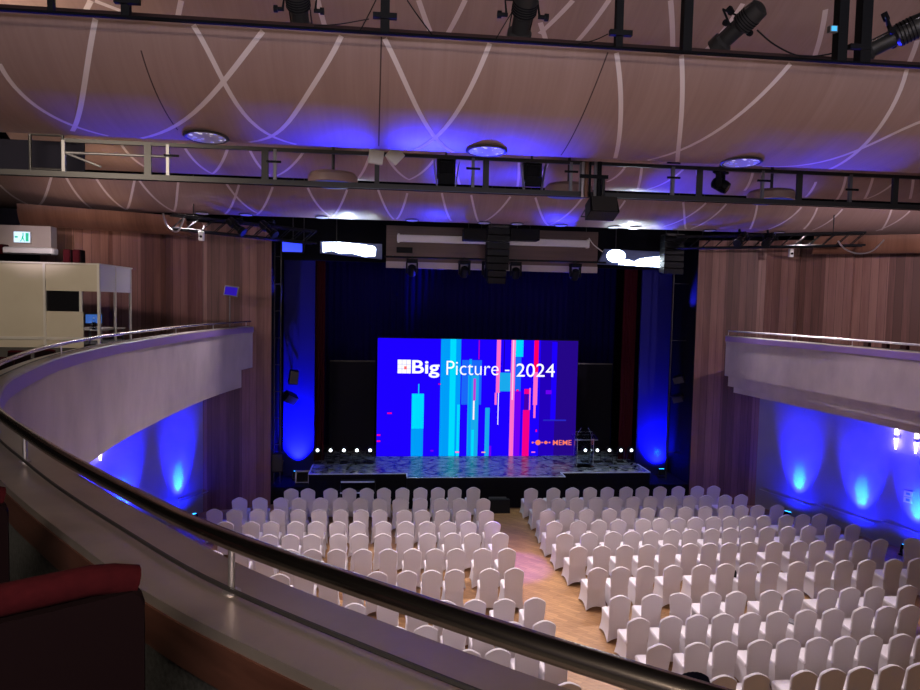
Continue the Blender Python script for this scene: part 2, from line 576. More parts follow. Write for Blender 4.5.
RAIL_L = smooth_curve([(3.35, -0.42), (2.3, -0.05), (1.4, 0.42), (0.8, 0.88), (0.42, 1.17), (0.12, 1.42), (-0.19, 1.69), (-0.42, 1.90), (-0.60, 2.09), (-0.80, 2.33), (-1.03, 2.60), (-1.41, 3.07), (-1.76, 3.54), (-2.05, 3.93), (-2.75, 5.02), (-3.27, 6.05), (-3.68, 7.1), (-4.22, 9.1), (-4.49, 10.9), (-4.63, 12.9), (-4.60, 16.0), (-4.40, 18.6), (-3.98, 21.0)])
RAIL_R = smooth_curve([(3.35, -0.42), (4.4, -0.05), (5.3, 0.42), (6.6, 1.5), (8.0, 3.0), (9.2, 4.9), (10.1, 7.0), (10.7, 9.3), (10.95, 12.0), (10.92, 14.0), (10.70, 16.8), (10.36, 19.95)])


def offs(curve, o, side):
    out = []
    for i, p in enumerate(curve):
        t = (curve[min(i + 1, len(curve) - 1)] - curve[max(i - 1, 0)]).normalized()
        nrm = Vector((t.y, -t.x)) if side == 'left' else Vector((-t.y, t.x))
        u = min(1.0, max(0.0, (7.0 - p.y) / 4.0))          # the ledge is a little wider along the middle of the gallery
        out.append(p + nrm * (o + (0.042 * u if o > 0.05 else 0.0)))
    return out


def sweep(curve, prof, side, mb=None, mi=0, cap=True, closed=False):
    """prof: (offset towards the hall, z)"""
    mb = mb or MB()
    cols = [offs(curve, o, side) for o, z in prof]
    L = [0.0]
    for a, b in zip(curve[:-1], curve[1:]):
        L.append(L[-1] + (b - a).length)
    acc, vv = 0.0, [0.0]
    for (o0, z0), (o1, z1) in zip(prof[:-1], prof[1:]):
        acc += math.hypot(o1 - o0, z1 - z0)
        vv.append(acc)
    rows = [[(cols[j][i].x, cols[j][i].y, prof[j][1]) for j in range(len(prof))] for i in range(len(curve))]
    uvs = [[(L[i], vv[j]) for j in range(len(prof))] for i in range(len(curve))]
    mb.grid(rows, mi, uvs, side == 'right')
    if cap:
        mb.add(rows[-1], [tuple(range(len(prof)))], mi)
    return mb


CAPZ = 5.70
for side, cv in (('left', RAIL_L), ('right', RAIL_R)):
    if side == 'left':
        fm = sweep(cv, [(0.09, 5.53), (0.07, 5.53), (0.07, 4.48), (-0.26, 4.46), (-0.7, 3.96), (-0.7, 4.9)], side)
        sweep(cv[:-5], [(0.07, 4.48), (0.07, 3.98), (-0.7, 3.96), (-0.7, 4.4)], side, fm)
    else:
        fm = sweep(cv, [(0.09, 5.53), (0.07, 5.53), (0.07, 4.48), (-0.06, 4.46), (-0.06, 4.16), (-0.26, 4.14), (-0.26, 3.96), (-0.7, 3.96), (-0.7, 4.9)], side)
    struct(fm.build('wall_gallery_front_%s' % side, M['fascia']))
    struct(sweep(cv, [(0.09, CAPZ - 0.012), (0.10, CAPZ - 0.02), (0.10, 5.53), (0.07, 5.53)], side, cap=False).build('trim_lip_%s' % side, M['lip']))
    struct(sweep(cv, [(-0.15, CAPZ - 0.03), (-0.15, CAPZ), (-0.0, CAPZ + 0.002), (0.09, CAPZ), (0.10, CAPZ - 0.02)], side).build('trim_ledge_%s' % side, M['cap'] if side == 'left' else M['cap']))
    struct(sweep(cv, [(-0.145, 5.55), (-0.155, 5.56), (-0.155, CAPZ - 0.03), (-0.145, CAPZ - 0.028)], side).build('trim_band_%s' % side, M['band_wood']))
    struct(sweep(cv, [(-0.13, 4.9), (-0.13, 5.6)], side, cap=False).build('wall_parapet_%s' % side, M['carpet']))
    # gallery floor, raised tier, ceiling under the gallery
    outer = {'left': [(-5.5, 21.35), (-6.3, 20.7), (-7.5, 20.0), (-9.0, 19.0), (-12.4, 18.0), (-13.5, 4.0), (-9.0, -5.5), (3.35, -5.5)],
             'right': [(12.3, 21.3), (14.4, 20.0), (16.3, 18.6), (18.9, 14.0), (19.9, 4.0), (14.0, -5.5), (3.35, -5.5)]}[side]
    inner = [(p.x, p.y) for p in offs(cv, -0.16, side)]
    poly = inner + outer
    mb = MB()
    mb.prism(poly if side == 'right' else poly[::-1], 4.75, 4.9)
    struct(mb.build('floor_gallery_%s' % side, M['carpet'], smooth=False))
    inner = [(p.x, p.y) for p in offs(cv, -0.3, side)]
    poly = inner + {'left': [(-5.4, 21.4), (-7.7, 16.8), (-10.55, 11.0), (-11.4, 4.0), (-9.0, -5.5), (3.35, -5.5)], 'right': [(12.25, 21.4), (14.5, 16.8), (17.25, 11.0), (18.1, 4.0), (14, -5.5), (3.35, -5.5)]}[side]
    mb = MB()
    mb.prism(poly if side == 'right' else poly[::-1], 3.97, 4.05)
    struct(mb.build('ceiling_under_gallery_%s' % side, M['plaster'], smooth=False))
mb = MB()
mb.prism([(-8.7, 17.9), (-10.5, 12.4), (-5.75, 12.4), (-5.75, 17.3), (-6.6, 18.3), (-7.3, 18.8)], 4.9, 5.42)
struct(mb.build('floor_gallery_tier', M['carpet'], smooth=False))

# ---------------------------------------------------------------- stage, its opening and drapes
SZ = 1.0
mb = MB()
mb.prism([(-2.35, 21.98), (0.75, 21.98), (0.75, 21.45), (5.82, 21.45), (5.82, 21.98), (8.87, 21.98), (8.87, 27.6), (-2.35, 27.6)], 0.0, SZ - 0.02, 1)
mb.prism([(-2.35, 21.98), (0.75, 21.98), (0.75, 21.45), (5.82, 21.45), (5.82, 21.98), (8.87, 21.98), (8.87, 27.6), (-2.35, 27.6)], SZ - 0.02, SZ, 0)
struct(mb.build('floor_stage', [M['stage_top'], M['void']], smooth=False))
mb = MB()
for a, b in (((-2.35, 23.2), (-2.35, 21.98)), ((-2.35, 21.98), (0.75, 21.98)), ((0.75, 21.98), (0.75, 21.45)), ((0.75, 21.45), (5.82, 21.45)), ((5.82, 21.45), (5.82, 21.98)), ((5.82, 21.98), (8.87, 21.98)), ((8.87, 21.98), (8.87, 23.1))):
    cx, cy = (a[0] + b[0]) / 2, (a[1] + b[1]) / 2
    thin = 0.012 if a == (0.75, 21.45) else 0.03
    mb.box((cx, cy, SZ + 0.001), (abs(a[0] - b[0]) + 0.04, abs(a[1] - b[1]) + 0.04, thin))
struct(mb.build('trim_stage_edge', M['tape'], smooth=False))
mb = MB()
mb.prism([(-3.6, 22.1), (-2.36, 22.1), (-2.36, 27.6), (-3.6, 27.6)], 0, 0.55)
mb.prism([(8.88, 22.1), (10.35, 22.1), (10.35, 27.6), (8.88, 27.6)], 0, 0.55)
struct(mb.build('floor_stage_wings', M['void'], smooth=False))
mb = MB()
mb.box((3.3, 23.4, 10.2), (16.5, 0.3, 4.75))
struct(mb.build('wall_above_stage', M['void'], smooth=False))
mb = MB()
mb.box((-8.0, 24.3, 6), (8.9, 0.3, 12.4))
mb.box((14.9, 24.3, 6), (9.2, 0.3, 12.4))
struct(mb.build('wall_beside_stage', M['void'], smooth=False))
mb = MB()
mb.box((-2.87, 23.6, 4.3), (1.02, 0.08, 7.9))
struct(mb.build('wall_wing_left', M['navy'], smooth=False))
mb = MB()
mb.box((9.52, 23.6, 4.3), (1.1, 0.08, 7.9))
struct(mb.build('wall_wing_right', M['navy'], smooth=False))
# brown boarded header over the stage
mb = MB()
a, b = at(386, 266, 21.9), at(597, 272, 21.9)
for (z0, z1, y0, y1) in ((7.62, 8.9, 21.9, 21.9),):
    mb.grid([[(a.x, y0, z0), (b.x, y0, z0)], [(a.x, y1, z1), (b.x, y1, z1)]], 0, [[(z0, a.x), (z0, b.x)], [(z1, a.x), (z1, b.x)]])
mb.box(((a.x + b.x) / 2, 22.15, 8.2), (b.x - a.x, 0.4, 1.1), 0)
mb.box(((a.x + b.x) / 2, 21.93, 7.68), (b.x - a.x, 0.12, 0.2), 1)
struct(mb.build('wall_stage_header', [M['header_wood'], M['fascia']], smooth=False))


def drape(name, label, x0, x1, y, z0, z1, material, folds, amp, cat='curtain'):
    mb = MB()
    n = folds * 6
    rows = []
    for z in (z0, z1):
        rows.append([(x0 + (x1 - x0) * i / n, y + amp * math.sin(2 * math.pi * i / 6), z) for i in range(n + 1)])
    mb.grid(rows, 0)
    rows = [[(x0 + (x1 - x0) * i / n, y + 0.02 + amp * math.sin(2 * math.pi * i / 6), z) for i in range(n + 1)] for z in (z0, z1)]
    mb.grid(rows, 0, None, True)
    o = mb.build(name, material)
    return tag(o, label, cat)


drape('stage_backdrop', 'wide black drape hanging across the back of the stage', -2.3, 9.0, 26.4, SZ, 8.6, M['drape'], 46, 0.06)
drape('stage_curtain', 'gathered dark red curtain on the booth side of the stage', -2.40, -2.05, 23.9, SZ, 7.9, M['red_curtain'], 4, 0.05)['group'] = 'red stage curtains'
drape('stage_curtain', 'gathered dark red curtain on the lectern side of the stage', 8.42, 8.92, 23.9, SZ, 7.9, M['red_curtain'], 5, 0.05)['group'] = 'red stage curtains'
for lab, x0, x1, zt in (('charcoal masking flat behind stage lights on booth side of screen', -2.0, -0.35, 4.35), ('charcoal masking flat behind stage lights on lectern side of screen', 7.25, 8.6, 4.35)):
    t = thing('masking_flat', lab, 'stage flat', ((x0 + x1) / 2, 25.4, SZ), group='masking flats')
    MB().box((0, 0, (zt - SZ) / 2), (x1 - x0, 0.05, zt - SZ)).build('panel', M['flat'], t)
    mb = MB()
    mb.box((0, -0.03, zt - SZ - 0.02), (x1 - x0, 0.04, 0.05))
    mb.build('top_batten', M['grey_metal'] if x0 > 0 else M['dark_metal'], t)
    for s_ in (-1, 1):
        MB().tube((s_ * 0.5, 0.03, 1.6), (s_ * 0.5, 0.7, 0.02), 0.02).build('brace', M['dark_metal'], t)


# ================================================================ curved ceiling panels
TH0 = R(15)
PROF = {0: (8.4, 11.3, 10.6, 10.2), 1: (7.0, 9.15, 8.6, 8.36), 2: (13.2, 10.05, 15.2, 9.10), 3: (19.0, 9.58, 20.6, 8.90)}


def prof(k, t):
    y0, z0, y1, z1 = PROF[k]
    th = TH0 + (math.pi / 2 - TH0) * t
    return (y0 + (y1 - y0) * (math.cos(TH0) - math.cos(th)) / math.cos(TH0), z0 + (z1 - z0) * (math.sin(th) - math.sin(TH0)) / (1 - math.sin(TH0)))


STRIPES = {
    0: [[(-3.86,0.68),(-4.02,0.76)],[(-3.81,0.68),(-3.41,0.77)],[(-2.7,0.64),(-2.85,0.77)],[(-0.94,0.58),(-0.88,0.79)],[(0.37,0.54),(0.59,0.78)],[(0.98,0.52),(0.79,0.78)],[(2.05,0.63),(2.24,0.78)],[(2.4,0.48),(2.09,0.71)],[(2.88,0.46),(2.65,0.77)],[(3.7,0.44),(4.12,0.78)],[(4.7,0.43),(4.59,0.78)],[(5.88,0.43),(6.3,0.77)],[(7.54,0.58),(7.87,0.8)]],
    1: [[(-2.76,0.03),(-3.0,0.37),(-3.57,0.91)],[(-3.78,0.33),(-3.69,0.62),(-3.23,0.97)],[(-1.87,0.03),(-1.67,0.37),(-1.32,0.85),(-1.09,0.97)],[(-1.22,0.04),(-1.69,0.38),(-2.15,0.66),(-2.88,0.99)],[(-0.47,0.04),(-0.69,0.28),(-0.94,0.52),(-1.21,0.76),(-1.64,0.97)],[(-0.05,0.04),(0.23,0.39),(0.59,0.81),(0.8,0.99)],[(1.0,0.03),(0.82,0.37),(0.56,0.74),(0.33,0.97)],[(2.31,0.04),(2.83,0.96)],[(3.0,0.03),(3.16,0.33),(3.66,0.98)],[(4.2,0.04),(3.91,0.37),(3.62,0.67),(3.26,0.97)],[(5.52,0.03),(5.58,0.32),(5.66,0.67),(5.75,1.0)],[(6.11,0.36),(5.69,0.63),(5.36,0.89),(4.82,1.0)],[(-2.4,0.2),(-2.36,0.82)],[(-0.08,0.03),(-0.11,0.93)],[(2.22,0.04),(2.12,0.52),(2.13,0.95)]],
    2: [[(-5.03,0.45),(-4.99,0.63),(-4.85,0.87)],[(-3.87,0.5),(-3.8,0.68),(-3.64,0.95)],[(-3.07,0.48),(-3.26,0.66),(-3.63,0.95)],[(-2.66,0.46),(-2.6,0.65),(-2.46,0.93)],[(-1.6,0.45),(-1.85,0.64),(-2.33,0.94)],[(-0.05,0.45),(0.11,0.63),(0.43,0.88)],[(0.91,0.51),(0.75,0.67),(0.44,0.9)],[(1.34,0.55),(1.43,0.72),(1.57,0.99)],[(2.63,0.49),(2.71,0.67),(2.84,0.97)],[(3.23,0.47),(3.19,0.65),(3.1,0.95)],[(-0.36,0.5),(-0.46,0.67),(-0.64,0.94)],[(4.84,0.49),(4.8,0.61),(4.66,0.75)],[(5.19,0.48),(5.31,0.65),(5.49,0.89)],[(6.09,0.48),(5.98,0.65),(5.71,0.9)],[(6.36,0.47),(6.59,0.65),(6.97,0.92)],[(7.58,0.46),(7.71,0.61),(7.87,0.82)],[(9.17,0.59),(9.31,0.73),(9.53,0.95)],[(9.67,0.47),(9.96,0.69),(10.39,1.0)],[(10.3,0.48),(10.54,0.66),(10.93,0.92)],[(10.89,0.46),(10.93,0.64),(10.97,0.92)],[(11.23,0.48),(11.51,0.64),(11.93,0.86)]],
    3: [[(-9.95,0.24),(-9.84,0.48),(-9.63,0.84)],[(-8.58,0.0),(-8.86,0.34),(-9.52,0.83)],[(-8.25,0.01),(-8.16,0.35),(-8.13,0.88)],[(-7.51,0.02),(-7.37,0.35),(-7.21,0.85)],[(-6.54,0.01),(-6.74,0.34),(-7.21,0.85)],[(-6.46,0.0),(-6.24,0.35),(-5.92,0.87)],[(-5.45,0.01),(-5.59,0.35),(-5.95,0.87)],[(-4.23,0.04),(-4.0,0.36),(-3.6,0.84)],[(-3.91,0.05),(-4.11,0.38),(-4.58,0.91)],[(-3.04,0.07),(-3.25,0.39),(-3.69,0.89)],[(-2.12,0.06),(-1.95,0.37),(-1.63,0.8)],[(-1.08,0.07),(-1.24,0.37),(-1.54,0.83)],[(-0.25,0.04),(-0.09,0.37),(0.2,0.88)],[(0.54,0.09),(0.45,0.4),(0.28,0.87)],[(1.48,0.06),(1.61,0.38),(1.87,0.86)],[(2.29,0.08),(2.43,0.4),(2.71,0.92)],[(3.39,0.08),(3.16,0.4),(2.76,0.91)],[(4.09,0.08),(4.32,0.41),(4.83,0.96)],[(5.41,0.06),(5.19,0.38),(4.84,0.87)],[(6.66,0.07),(6.53,0.32),(6.29,0.62)],[(8.36,0.06),(8.57,0.38),(9.06,0.88)],[(9.04,0.06),(8.75,0.35),(8.26,0.77)],[(9.65,0.06),(9.45,0.37),(9.17,0.83)],[(10.58,0.06),(10.7,0.35),(10.97,0.76)],[(11.94,0.07),(11.78,0.35),(11.53,0.73)],[(12.43,0.07),(12.48,0.34),(12.6,0.68)],[(13.22,0.08),(13.1,0.34),(12.92,0.71)],[(14.74,0.05),(14.84,0.3),(15.04,0.61)],[(15.34,0.06),(15.18,0.31),(14.92,0.65)]],
}
JOINTS = {1: (12, 13, 14)}
WID = {0: 0.07, 1: 0.05, 2: 0.055, 3: 0.06}
XR = {0: (-7.5, 14.0), 1: (-7.0, 13.0), 2: (-7.0, 15.5), 3: (-11.0, 17.5)}
PLAB = {0: 'curved wood ceiling panel partly hidden above the nearest panel', 1: 'large curved wood ceiling panel nearest the gallery, with white crossing stripes',
        2: 'curved wood ceiling panel behind the railed lighting bridge, with drum lamps', 3: 'curved wood ceiling panel nearest the stage with white arcs'}


def strip_on(mb, k, pts, wd, mi, lift):
    n = 14
    P = []
    m_ = len(pts)
    ts = [0.0]
    for a, b in zip(pts[:-1], pts[1:]):
        ts.append(ts[-1] + math.hypot(b[0] - a[0], (b[1] - a[1]) * 2))

    def ev(u, c_):
        # Lagrange through the control points
        r_ = 0.0
        for i in range(m_):
            q = pts[i][c_]
            for j in range(m_):
                if j != i:
                    q *= (u - ts[j]) / (ts[i] - ts[j])
            r_ += q
        return r_
    for i in range(n + 1):
        u = ts[-1] * i / n
        t = min(0.995, max(0.0, ev(u, 1)))
        x = ev(u, 0)
        y, z = prof(k, t)
        P.append((x, t, Vector((x, y, z))))
    ra, rb = [], []
    for i, (x, t, p) in enumerate(P):
        d = (P[min(i + 1, n)][2] - P[max(i - 1, 0)][2]).normalized()
        y0, z0 = prof(k, max(0, t - 0.01))
        y1, z1 = prof(k, min(1, t + 0.01))
        tan = Vector((0, y1 - y0, z1 - z0)).normalized()
        nrm = tan.cross(Vector((1, 0, 0))).normalized()
        if nrm.z > 0 or nrm.y > 0.9:
            nrm = -nrm
        sd = nrm.cross(d).normalized() * wd / 2
        ra.append(p + sd + nrm * lift)
        rb.append(p - sd + nrm * lift)
    mb.grid([ra, rb], mi)


for k in (0, 1, 2, 3):
    mb = MB()
    x0, x1 = XR[k]
    nx, nt = 24, 22
    rows, uvs, back = [], [], []
    acc, pv = 0.0, None
    for i in range(nt + 1):
        y, z = prof(k, i / nt)
        if pv:
            acc += math.hypot(y - pv[0], z - pv[1])
        pv = (y, z)
        rows.append([(x0 + (x1 - x0) * j / nx, y, z) for j in range(nx + 1)])
        uvs.append([(x0 + (x1 - x0) * j / nx, acc) for j in range(nx + 1)])
        back.append([(x0 + (x1 - x0) * j / nx, y + 0.04, z + 0.05) for j in range(nx + 1)])
    mb.grid(rows, 0, uvs, True)
    mb.grid(back, 2)
    mb.grid([rows[-1], back[-1]], 2, None, True)
    mb.grid([rows[0], back[0]], 2)
    for i, st in enumerate(STRIPES[k]):
        if i in JOINTS.get(k, ()):
            strip_on(mb, k, st, 0.014, 2, 0.003)
        else:
            strip_on(mb, k, st, WID[k], 1, 0.004)
    o = mb.build('acoustic_panel', [M['panel_wood'], M['stripe'], M['joint']])
    o['kind'] = 'thing'
    tag(o, PLAB[k], 'ceiling panel', 'curved ceiling panels')


# ================================================================ covered chairs
ROWS = {}
L = [
  [ (-2.64,20.48), (-2.21,20.48), (-1.55,20.48), (-1.0,20.48), (-0.48,20.48), (0.03,20.48), (0.58,20.48), (1.12,20.48), (1.65,20.48), (2.16,20.48), (2.73,20.48) ],
  [ (-4.0,19.59), (-3.44,19.57), (-2.85,19.54), (-2.36,19.52), (-1.76,19.49), (-1.2,19.47), (-0.64,19.44), (-0.09,19.41), (0.48,19.39), (1.06,19.36), (1.64,19.34), (2.18,19.31), (2.86,19.28) ],
  [ (-4.43,18.53), (-3.91,18.5), (-3.31,18.47), (-2.78,18.44), (-2.24,18.41), (-1.69,18.38), (-1.12,18.35), (-0.58,18.33), (-0.08,18.3), (0.59,18.26), (1.06,18.24), (1.59,18.21), (2.17,18.18), (2.79,18.15) ],
  [ (-3.92,17.47), (-3.28,17.44), (-2.79,17.42), (-2.18,17.39), (-1.67,17.37), (-1.13,17.35), (-0.64,17.33), (0.02,17.3), (0.59,17.28), (1.13,17.26), (1.66,17.23), (2.19,17.21), (2.81,17.19) ],
  [ (-3.2,16.45), (-2.67,16.43), (-2.18,16.42), (-1.68,16.41), (-1.05,16.4), (-0.54,16.38), (0.01,16.37), (0.55,16.36), (1.09,16.35), (1.7,16.34), (2.18,16.32), (2.86,16.31) ],
  [ (-2.01,15.41), (-1.55,15.39), (-1.02,15.37), (-0.43,15.35), (0.14,15.33), (0.68,15.31), (1.2,15.29), (1.68,15.28), (2.28,15.26), (2.84,15.24) ],
  [ (-1.92,14.01), (-1.5,14.01), (-1.06,14.02), (-0.6,14.02), (-0.1,14.03), (0.52,14.04), (1.07,14.04), (1.52,14.05), (2.26,14.06), (2.79,14.06) ],
  [ (-0.5,12.54), (0.12,12.55), (0.68,12.56), (1.19,12.56), (1.76,12.57), (2.32,12.57), (2.91,12.58) ],
  [ (0.25,11.57), (0.77,11.58), (1.27,11.59), (1.79,11.61), (2.29,11.62), (2.87,11.63) ],
  [ (0.69,10.7), (1.22,10.7), (1.61,10.7), (2.03,10.7), (2.43,10.7), (2.87,10.7) ],
  [ (1.52,9.64), (1.95,9.64), (2.38,9.64), (2.76,9.64) ],
]
R_ = [
  [ (4.48,20.31), (5.18,20.33), (5.78,20.34), (6.34,20.35), (6.89,20.36), (7.49,20.37), (8.02,20.38), (8.59,20.39), (9.19,20.4), (9.82,20.41), (10.36,20.42) ],
  [ (4.5,19.22), (5.05,19.23), (5.6,19.25), (6.17,19.27), (6.77,19.29), (7.32,19.31), (7.85,19.33), (8.49,19.35), (9.07,19.36), (9.6,19.38), (10.22,19.4), (10.73,19.42) ],
  [ (4.47,18.11), (5.02,18.13), (5.57,18.15), (6.22,18.17), (6.77,18.19), (7.33,18.21), (7.9,18.23), (8.44,18.25), (9.04,18.27), (9.65,18.29), (10.14,18.31), (10.64,18.33), (11.24,18.35) ],
  [ (4.41,17.12), (5.06,17.15), (5.62,17.18), (6.15,17.2), (6.82,17.24), (7.29,17.26), (7.81,17.28), (8.25,17.3), (8.82,17.33), (9.28,17.35), (9.8,17.37), (10.28,17.39), (10.95,17.42), (11.4,17.44), (11.96,17.47) ],
  [ (4.45,16.21), (5.07,16.24), (5.69,16.27), (6.15,16.29), (6.68,16.31), (7.24,16.34), (7.73,16.36), (8.31,16.38), (8.82,16.4), (9.3,16.43), (9.84,16.45), (10.42,16.47), (11.0,16.5), (11.7,16.53), (12.27,16.55) ],
  [ (4.53,15.29), (5.1,15.3), (5.65,15.31), (6.2,15.32), (6.71,15.33), (7.26,15.34), (7.71,15.35), (8.2,15.35), (8.75,15.36), (9.41,15.38), (10.04,15.39), (10.49,15.39), (11.19,15.41), (11.68,15.41), (12.17,15.42), (13.15,15.44) ],
  [ (4.58,13.99), (5.09,14.0), (5.66,14.02), (6.28,14.03), (6.93,14.04), (7.49,14.06), (8.02,14.07), (8.54,14.08), (9.18,14.09), (9.83,14.1), (10.3,14.11), (10.86,14.12), (11.53,14.14), (12.12,14.15) ],
  [ (4.59,12.58), (5.24,12.6), (5.86,12.61), (6.35,12.62), (6.98,12.63), (7.71,12.65), (8.17,12.66), (8.94,12.67), (9.42,12.68), (9.97,12.69), (10.71,12.71) ],
  [ (4.6,11.63), (5.22,11.66), (5.73,11.68), (6.23,11.7), (6.76,11.71), (7.31,11.73), (7.89,11.76), (8.44,11.77), (9.06,11.8), (9.52,11.81), (10.03,11.83) ],
  [ (4.59,10.67), (5.26,10.68), (5.76,10.69), (6.38,10.7), (6.9,10.71), (7.44,10.72), (7.89,10.72), (8.39,10.73), (9.0,10.74), (9.36,10.75) ],
  [ (4.66,9.65), (5.2,9.67), (5.74,9.69), (6.54,9.72), (6.92,9.74), (7.41,9.76), (8.06,9.78), (8.48,9.8) ],
]

for ri, xs in ((5, (-3.7, -3.15, -2.6)), (6, (-3.75, -3.2, -2.65)), (7, (-2.9, -2.35, -1.8, -1.25)), (8, (-2.0, -1.45, -0.9, -0.35)), (9, (-0.7, -0.15)), (10, (0.05, 0.6))):
    y = L[ri][0][1]
    L[ri] = [(x, y) for x in xs if x < L[ri][0][0] - 0.4] + L[ri]
ORD = 'first second third fourth fifth sixth seventh eighth ninth tenth eleventh twelfth thirteenth fourteenth fifteenth sixteenth'.split()


def chair_parts():
    # back: a slim slab with a crowned top, leaning a little away from the stage
    def half(z):
        t = (z - 0.44) / 0.51
        return 0.186 + 0.024 * math.sin(min(1, max(0, t)) * math.pi * 0.62)
    zs = [0.44, 0.52, 0.60, 0.68, 0.75, 0.80]
    prof_ = [(half(z), z) for z in zs] + [(0.207, 0.838), (0.194, 0.864), (0.160, 0.890), (0.095, 0.926), (0.035, 0.948)]
    out = [(-a, b) for a, b in prof_] + [(a, b) for a, b in reversed(prof_)]
    lean = lambda z: -0.02 - 0.085 * max(0, (z - 0.44) / 0.51) ** 1.2
    n = len(out)
    th = 0.028
    vs, fs = [], []
    for y_, s_ in ((-th, 0.965), (-th * 0.55, 1.0), (th * 0.55, 1.0), (th, 0.965)):
        vs += [(x * s_, lean(z) + y_, 0.66 + (z - 0.66) * (s_ * 0.35 + 0.65)) for x, z in out]
    for i in range(3):
        for j in range(n):
            fs.append((i * n + j, i * n + (j + 1) % n, (i + 1) * n + (j + 1) % n, (i + 1) * n + j))
    h = n // 2
    for base, fl in ((0, False), (3 * n, True)):
        for j in range(h - 1):
            q = (base + j, base + j + 1, base + n - 2 - j, base + n - 1 - j)
            fs.append(tuple(reversed(q)) if not fl else q)
    fs = [tuple(reversed(f)) for f in fs]
    back = MB().add(vs, fs)
    # seat cushion
    seat = MB()
    rows = []
    for (ins, z) in ((0.0, 0.42), (0.0, 0.455), (0.012, 0.474), (0.05, 0.484), (0.11, 0.488)):
        x, y0, y1 = 0.205 - ins, -0.015 + ins * 0.4, 0.48 - ins
        ring = []
        for cx, cy, a0 in ((x - 0.04, y1 - 0.04, 0), (-x + 0.04, y1 - 0.04, 90), (-x + 0.04, y0 + 0.04, 180), (x - 0.04, y0 + 0.04, 270)):
            for q in (0, 30, 60, 90):
                ring.append((cx + 0.04 * math.cos(R(a0 + q)), cy + 0.04 * math.sin(R(a0 + q)), z))
        rows.append(ring + [ring[0]])
    seat.grid(rows)
    seat.add(rows[-1][:-1], [tuple(range(16))])
    # skirt: four taut sides drawn down to the feet, hem arched between them
    sk = MB()
    rows = []
    for u in [i / 6 for i in range(7)]:
        ring = []
        fl = 0.012 * math.sin(u * math.pi) * -1 + 0.035 * u ** 2
        X, Y0, Y1 = 0.200 + fl, -0.03 - fl * 0.9 - 0.03 * u, 0.475 + fl
        cs = [(-X, Y0), (X, Y0), (X, Y1), (-X, Y1)]
        for i in range(4):
            (xa, ya), (xb, yb) = cs[i], cs[(i + 1) % 4]
            for q in range(6):
                s_ = q / 6
                bow = math.sin(s_ * math.pi)
                x, y = xa + (xb - xa) * s_, ya + (yb - ya) * s_
                x, y = x * (1 - 0.07 * u * bow * (1 if i in (1, 3) else 0)), y + (0.03 if i == 0 else -0.03 if i == 2 else 0) * u * bow
                z = 0.45 - (0.445 - 0.075 * bow ** 0.8) * u
                ring.append((x, y, z))
        rows.append(ring + [ring[0]])
    sk.grid(rows, 0, None, True)
    return back, seat, sk


def make_chair(label, group):
    t = thing('banquet_chair', label, 'chair', (0, 0, 0), group=group)
    b, s, k_ = chair_parts()
    b.build('backrest', M['chair'], t)
    s.build('seat', M['chair'], t)
    k_.build('skirt', M['chair'], t)
    return t


chair0 = None
rnd = random.Random(3)
for side, rows in (('booth', L), ('lectern', R_)):
    for ri, row in enumerate(rows):
        order = [list(q) for q in (row[::-1] if side == 'booth' else row)]
        sg = -1 if side == 'booth' else 1
        for i in range(1, len(order)):          # neighbours never interlock
            gap = 0.49 + (0.10 if (side, ri, i) in (('lectern', 7, 2), ('lectern', 7, 3), ('lectern', 5, 15)) else 0)
            order[i][0] = order[i - 1][0] + sg * max(gap, abs(order[i][0] - order[i - 1][0]))
        for ci, (x, y) in enumerate(order):
            lab = 'white-covered chair, %s from the aisle, %s row from the stage, %s side of the aisle' % (ORD[ci], ORD[ri], side)
            grp = 'white covered chairs in rows, %s side' % side
            rz = R(rnd.uniform(-2, 2))
            if side == 'lectern':
                rz += R(-1.5)
                if (ri, ci) == (7, 2):
                    rz = R(-27)
                if (ri, ci) == (5, 15):
                    rz = R(-38)
            mw = Matrix.Translation((x, y + 0.10, 0)) @ Matrix.Rotation(rz, 4, 'Z')
            if chair0 is None:
                chair0 = make_chair(lab, grp)
                chair0.matrix_basis = mw
            else:
                dup(chair0, mw, lab, grp)

# things left on the chairs
x, y = R_[6][2][0], R_[6][2][1]
p = at(735, 580, 14.42)
t = thing('drink_bottle', 'small dark bottle with pale cap standing on a chair seat', 'bottle', (p.x, 14.42, 0.492))
MB().lathe([(0.028, 0), (0.03, 0.02), (0.03, 0.11), (0.012, 0.15), (0.012, 0.16)]).build('body', M['black_gloss'], t)
MB().lathe([(0.016, 0.16), (0.016, 0.185)]).build('cap', M['white_box'], t)
p = at(791.5, 625.5, 12.2)
o = MB().box((0, 0, 0.02), (0.16, 0.2, 0.035)).build('folded_leaflet', M['grey_metal'], bevel=0.008)
o.location = (p.x, 12.2, 0.492)
o.rotation_euler.z = 0.5
tag(o, 'small grey folded case lying on a white chair seat', 'case')
x, y = R_[10][0]
